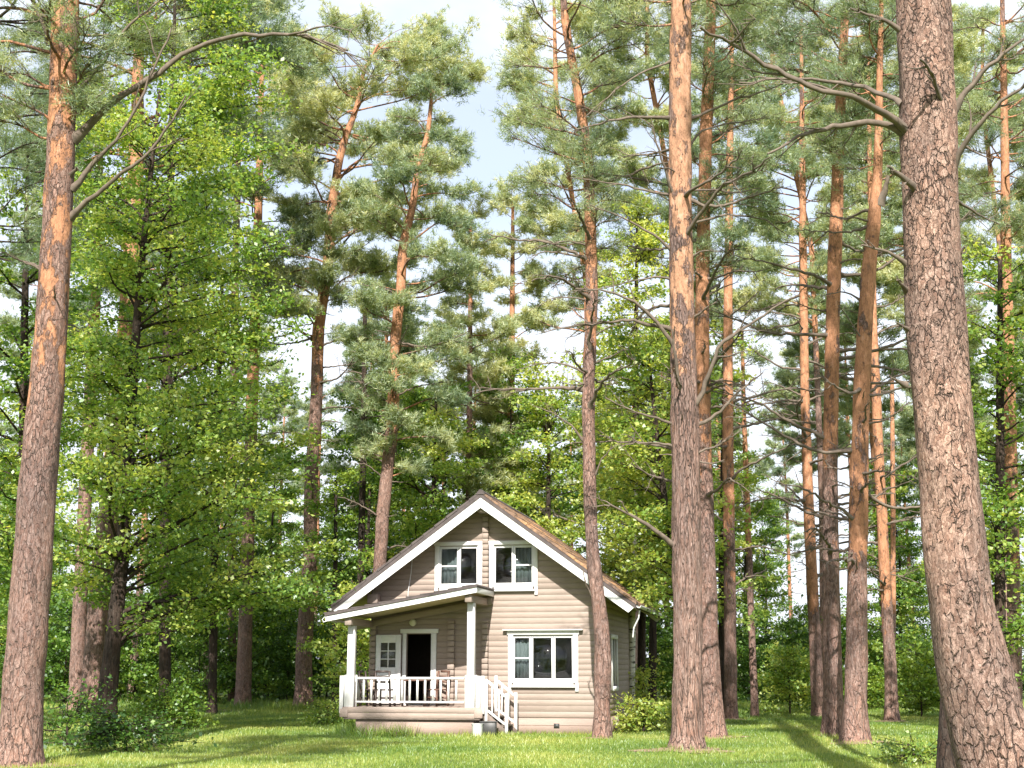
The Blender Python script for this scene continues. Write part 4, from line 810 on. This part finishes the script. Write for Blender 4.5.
pleaf('hazy light green tree over the ridge of the cottage, beside the crooked pine', 60, [(548, 706, 7), (548, 560, 6), (549, 440, 3)], [(600, 480, 610), (530, 485, 610), (460, 495, 600), (400, 510, 590), (350, 530, 570)], seed=54, limbs=60, per=22, leaf=(.15, .24), name='linden_tree', tintb=.7)
# ------------------------------------------------------------------ shrubs, saplings
def shrub(label, px, py, Y, wpx, hpx, seed, lmat='leaf_dark', leaf=(.07, .13), tintb=.5, per=34, limbs=26, group=None, name='shrub'):
    b = at(px, py, Y); b[2] = gz(b[0], b[1]); s = (Y * cP) / F; w, h = wpx * s / 2, hpx * s
    return broadleaf(label, b, [(0, 0, 0), (.05 * w, .03, h * .4), (-.05 * w, 0, h * .9)], [.035, .025, .01], [(h * .12, -w * .9, w * .9), (h * .5, -w, w), (h * .95, -w * .4, w * .4)], seed=seed, limbs=limbs, per=per, leaf=leaf, lmat=lmat, name=name, cat='shrub', group=group, tintb=tintb, sides=8, flare=.2, twk=1.2)
shrub('low dark shrub around the foot of the black maple trunk', 126, 752, 28.5, 116, 36, 71, limbs=22, per=17, tintb=.15)  # dark leaves; the low tint also paints in the shade over this shrub
shrub('dark shrub between the left edge pine and the black maple trunk', 66, 750, 30, 60, 44, 72, limbs=14, per=18, tintb=.2)  # dark leaves, with shade put into the low tint here too
shrub('small arching shrub reaching over the grass right of the dark low shrub', 165, 722, 36, 70, 40, 73, tintb=.6)
shrub('pale flowering shrub against the right side wall of the cottage', 644, 731, 36.5, 44, 32, 74, 'leaf', (.09, .15), .8, limbs=16, per=24)
shrub('taller shoot of pale leaves behind the shrub at the cottage side wall', 634, 722, 41, 30, 60, 75, 'leaf', (.09, .14), .7, limbs=12)
shrub('bright green bush beyond the lawn between the lone stem and the close pines', 790, 716, 50, 60, 66, 76, 'leaf', (.10, .17), .6)
shrub('rounded green bush at the forest edge left of the massive plated pine', 922, 722, 46, 70, 70, 77, 'leaf_dark', (.10, .16), .75)
shrub('low bush at the lawn edge behind the pines left of the massive pine', 868, 716, 54, 60, 40, 78, 'leaf_dark', (.10, .16), .7)
shrub('small weed clump at the bottom of the lawn beside the massive pine', 925, 768, 24, 34, 14, 79, 'leaf', (.05, .09), .6, limbs=12)
shrub('leafy bush at the left corner of the porch deck', 331, 719, 40, 22, 16, 80, 'leaf', (.07, .12), .6, limbs=14)

# ------------------------------------------------------------------ the forest behind: copies of a few kinds
def rows_m(h0, h1, w): return [(h0, -w * .6, w * .6), (h0 + (h1 - h0) * .3, -w, w), (h0 + (h1 - h0) * .7, -w * .85, w * .85), (h1, -w * .25, w * .25)]
far_pines = [pine('distant pine deep in the forest beyond the lawn', (-300, 90 + i * 9, 0), [(0, 0, 0), (.2, 0, 9), (-.1, .1, 18), (.15, 0, 27)], [.24, .19, .14, .04], rows_m(13 + 2 * i, 27.5, 3.0), upper_z=7, seed=90 + i, limbs=44, nd=(10, .26, .05), auto_dead=10, dead_z=(5, 14), dead_len=(.8, 2.6), sides=10, group='distant pines beyond the lawn', tintb=.38) for i in range(3)]
far_leaf = [broadleaf('distant broadleaf tree deep in the forest beyond the lawn', (-320, 90 + i * 9, 0), [(0, 0, 0), (.2, 0, 5), (-.1, .1, 10), (.1, 0, 15)], [.17, .13, .09, .03], rows_m(1.8 + i, 15.5 + 2 * i, 3.4), seed=95 + i, limbs=54, per=20, leaf=(.17, .28), group='distant broadleaf trees beyond the lawn', lmat=('leaf', 'leaf_dark', 'leaf_dark')[i], sides=8, tintb=.5) for i in range(3)]
under = [broadleaf('dense sapling in the undergrowth at the forest edge', (-340, 90 + i * 9, 0), [(0, 0, 0), (.05, 0, 1.5), (0, 0, 3.6)], [.04, .03, .01], rows_m(.25, 3.6 + .5 * i, 1.7), seed=105 + i, limbs=34, per=26, leaf=(.12, .2), group='undergrowth saplings along the forest edge', lmat='leaf_dark', name='sapling', cat='shrub', sides=6, tintb=.16 + .14 * i) for i in range(3)]
rg = np.random.default_rng(77)
def scatter(protos, n, y0, y1, x0f, x1f, smin, smax, ok=lambda x, y: True, mind=2.0):
    pts = []; t = 0
    while len(pts) < n and t < 4000:
        t += 1; y = rg.uniform(y0, y1); x = y * rg.uniform(x0f, x1f)
        if in_house(np.array(x), np.array(y), 2.5) or not ok(x, y) or any((x - a) ** 2 + (y - b) ** 2 < mind ** 2 for a, b in pts): continue
        pts.append((x, y)); i = len(pts) - 1; pr = protos[i % len(protos)]; s = rg.uniform(smin, smax)
        if i < len(protos): pr.location = (x, y, 0); pr.scale = (s, s, s); pr.rotation_euler[2] = rg.random() * 6.28
        else: dup(pr, (x, y, 0), rg.random() * 6.28, s)
def gap(x, y): return not (.16 < x / y < .30 and rg.random() < .05)
scatter(far_pines, 44, 66, 120, -.46, .46, .8, 1.05, gap, 3.5)
scatter(far_leaf, 46, 62, 115, -.46, .46, .75, 1.05, gap, 3.5)
scatter(under, 80, 61, 84, -.46, .46, .7, 1.35, mind=1.6)
# unseen pines added outside the frame, left and right, to shade the lawn
shade_pines = [('unseen pine added for its shade outside the left of the view, farther from the camera', (-12.3, 17.5), .1, 2.4), ('unseen pine added for its shade outside the right of the view, beyond the massive trunk', (13.6, 25.5), .2, 2.6), ('unseen pine added for its shade outside the right of the view, well behind the massive trunk', (17, 31), 0.3, 3.0), ('unseen pine added for its shade outside the left of the view, closer to the camera', (-7.2, 11.5), .9, 3.1)]
for i, (lb, (x, y), sh_, w) in enumerate(shade_pines):
    pine(lb, (x, y, 0), [(0, 0, 0), (.1, 0, 8), (0, 0, 15), (sh_ * .5, 0, 20)], [.26, .2, .14, .05], [(12.5, -w * .6 + sh_, w * .6 + sh_), (14, -w + sh_, w + sh_), (17 - (i < 1), -w * .8 + sh_, w * .8 + sh_), (19.5 - 3 * (i < 1), -.8 + sh_, .8 + sh_)], upper_z=7, seed=130 + i, limbs=34, sides=14)
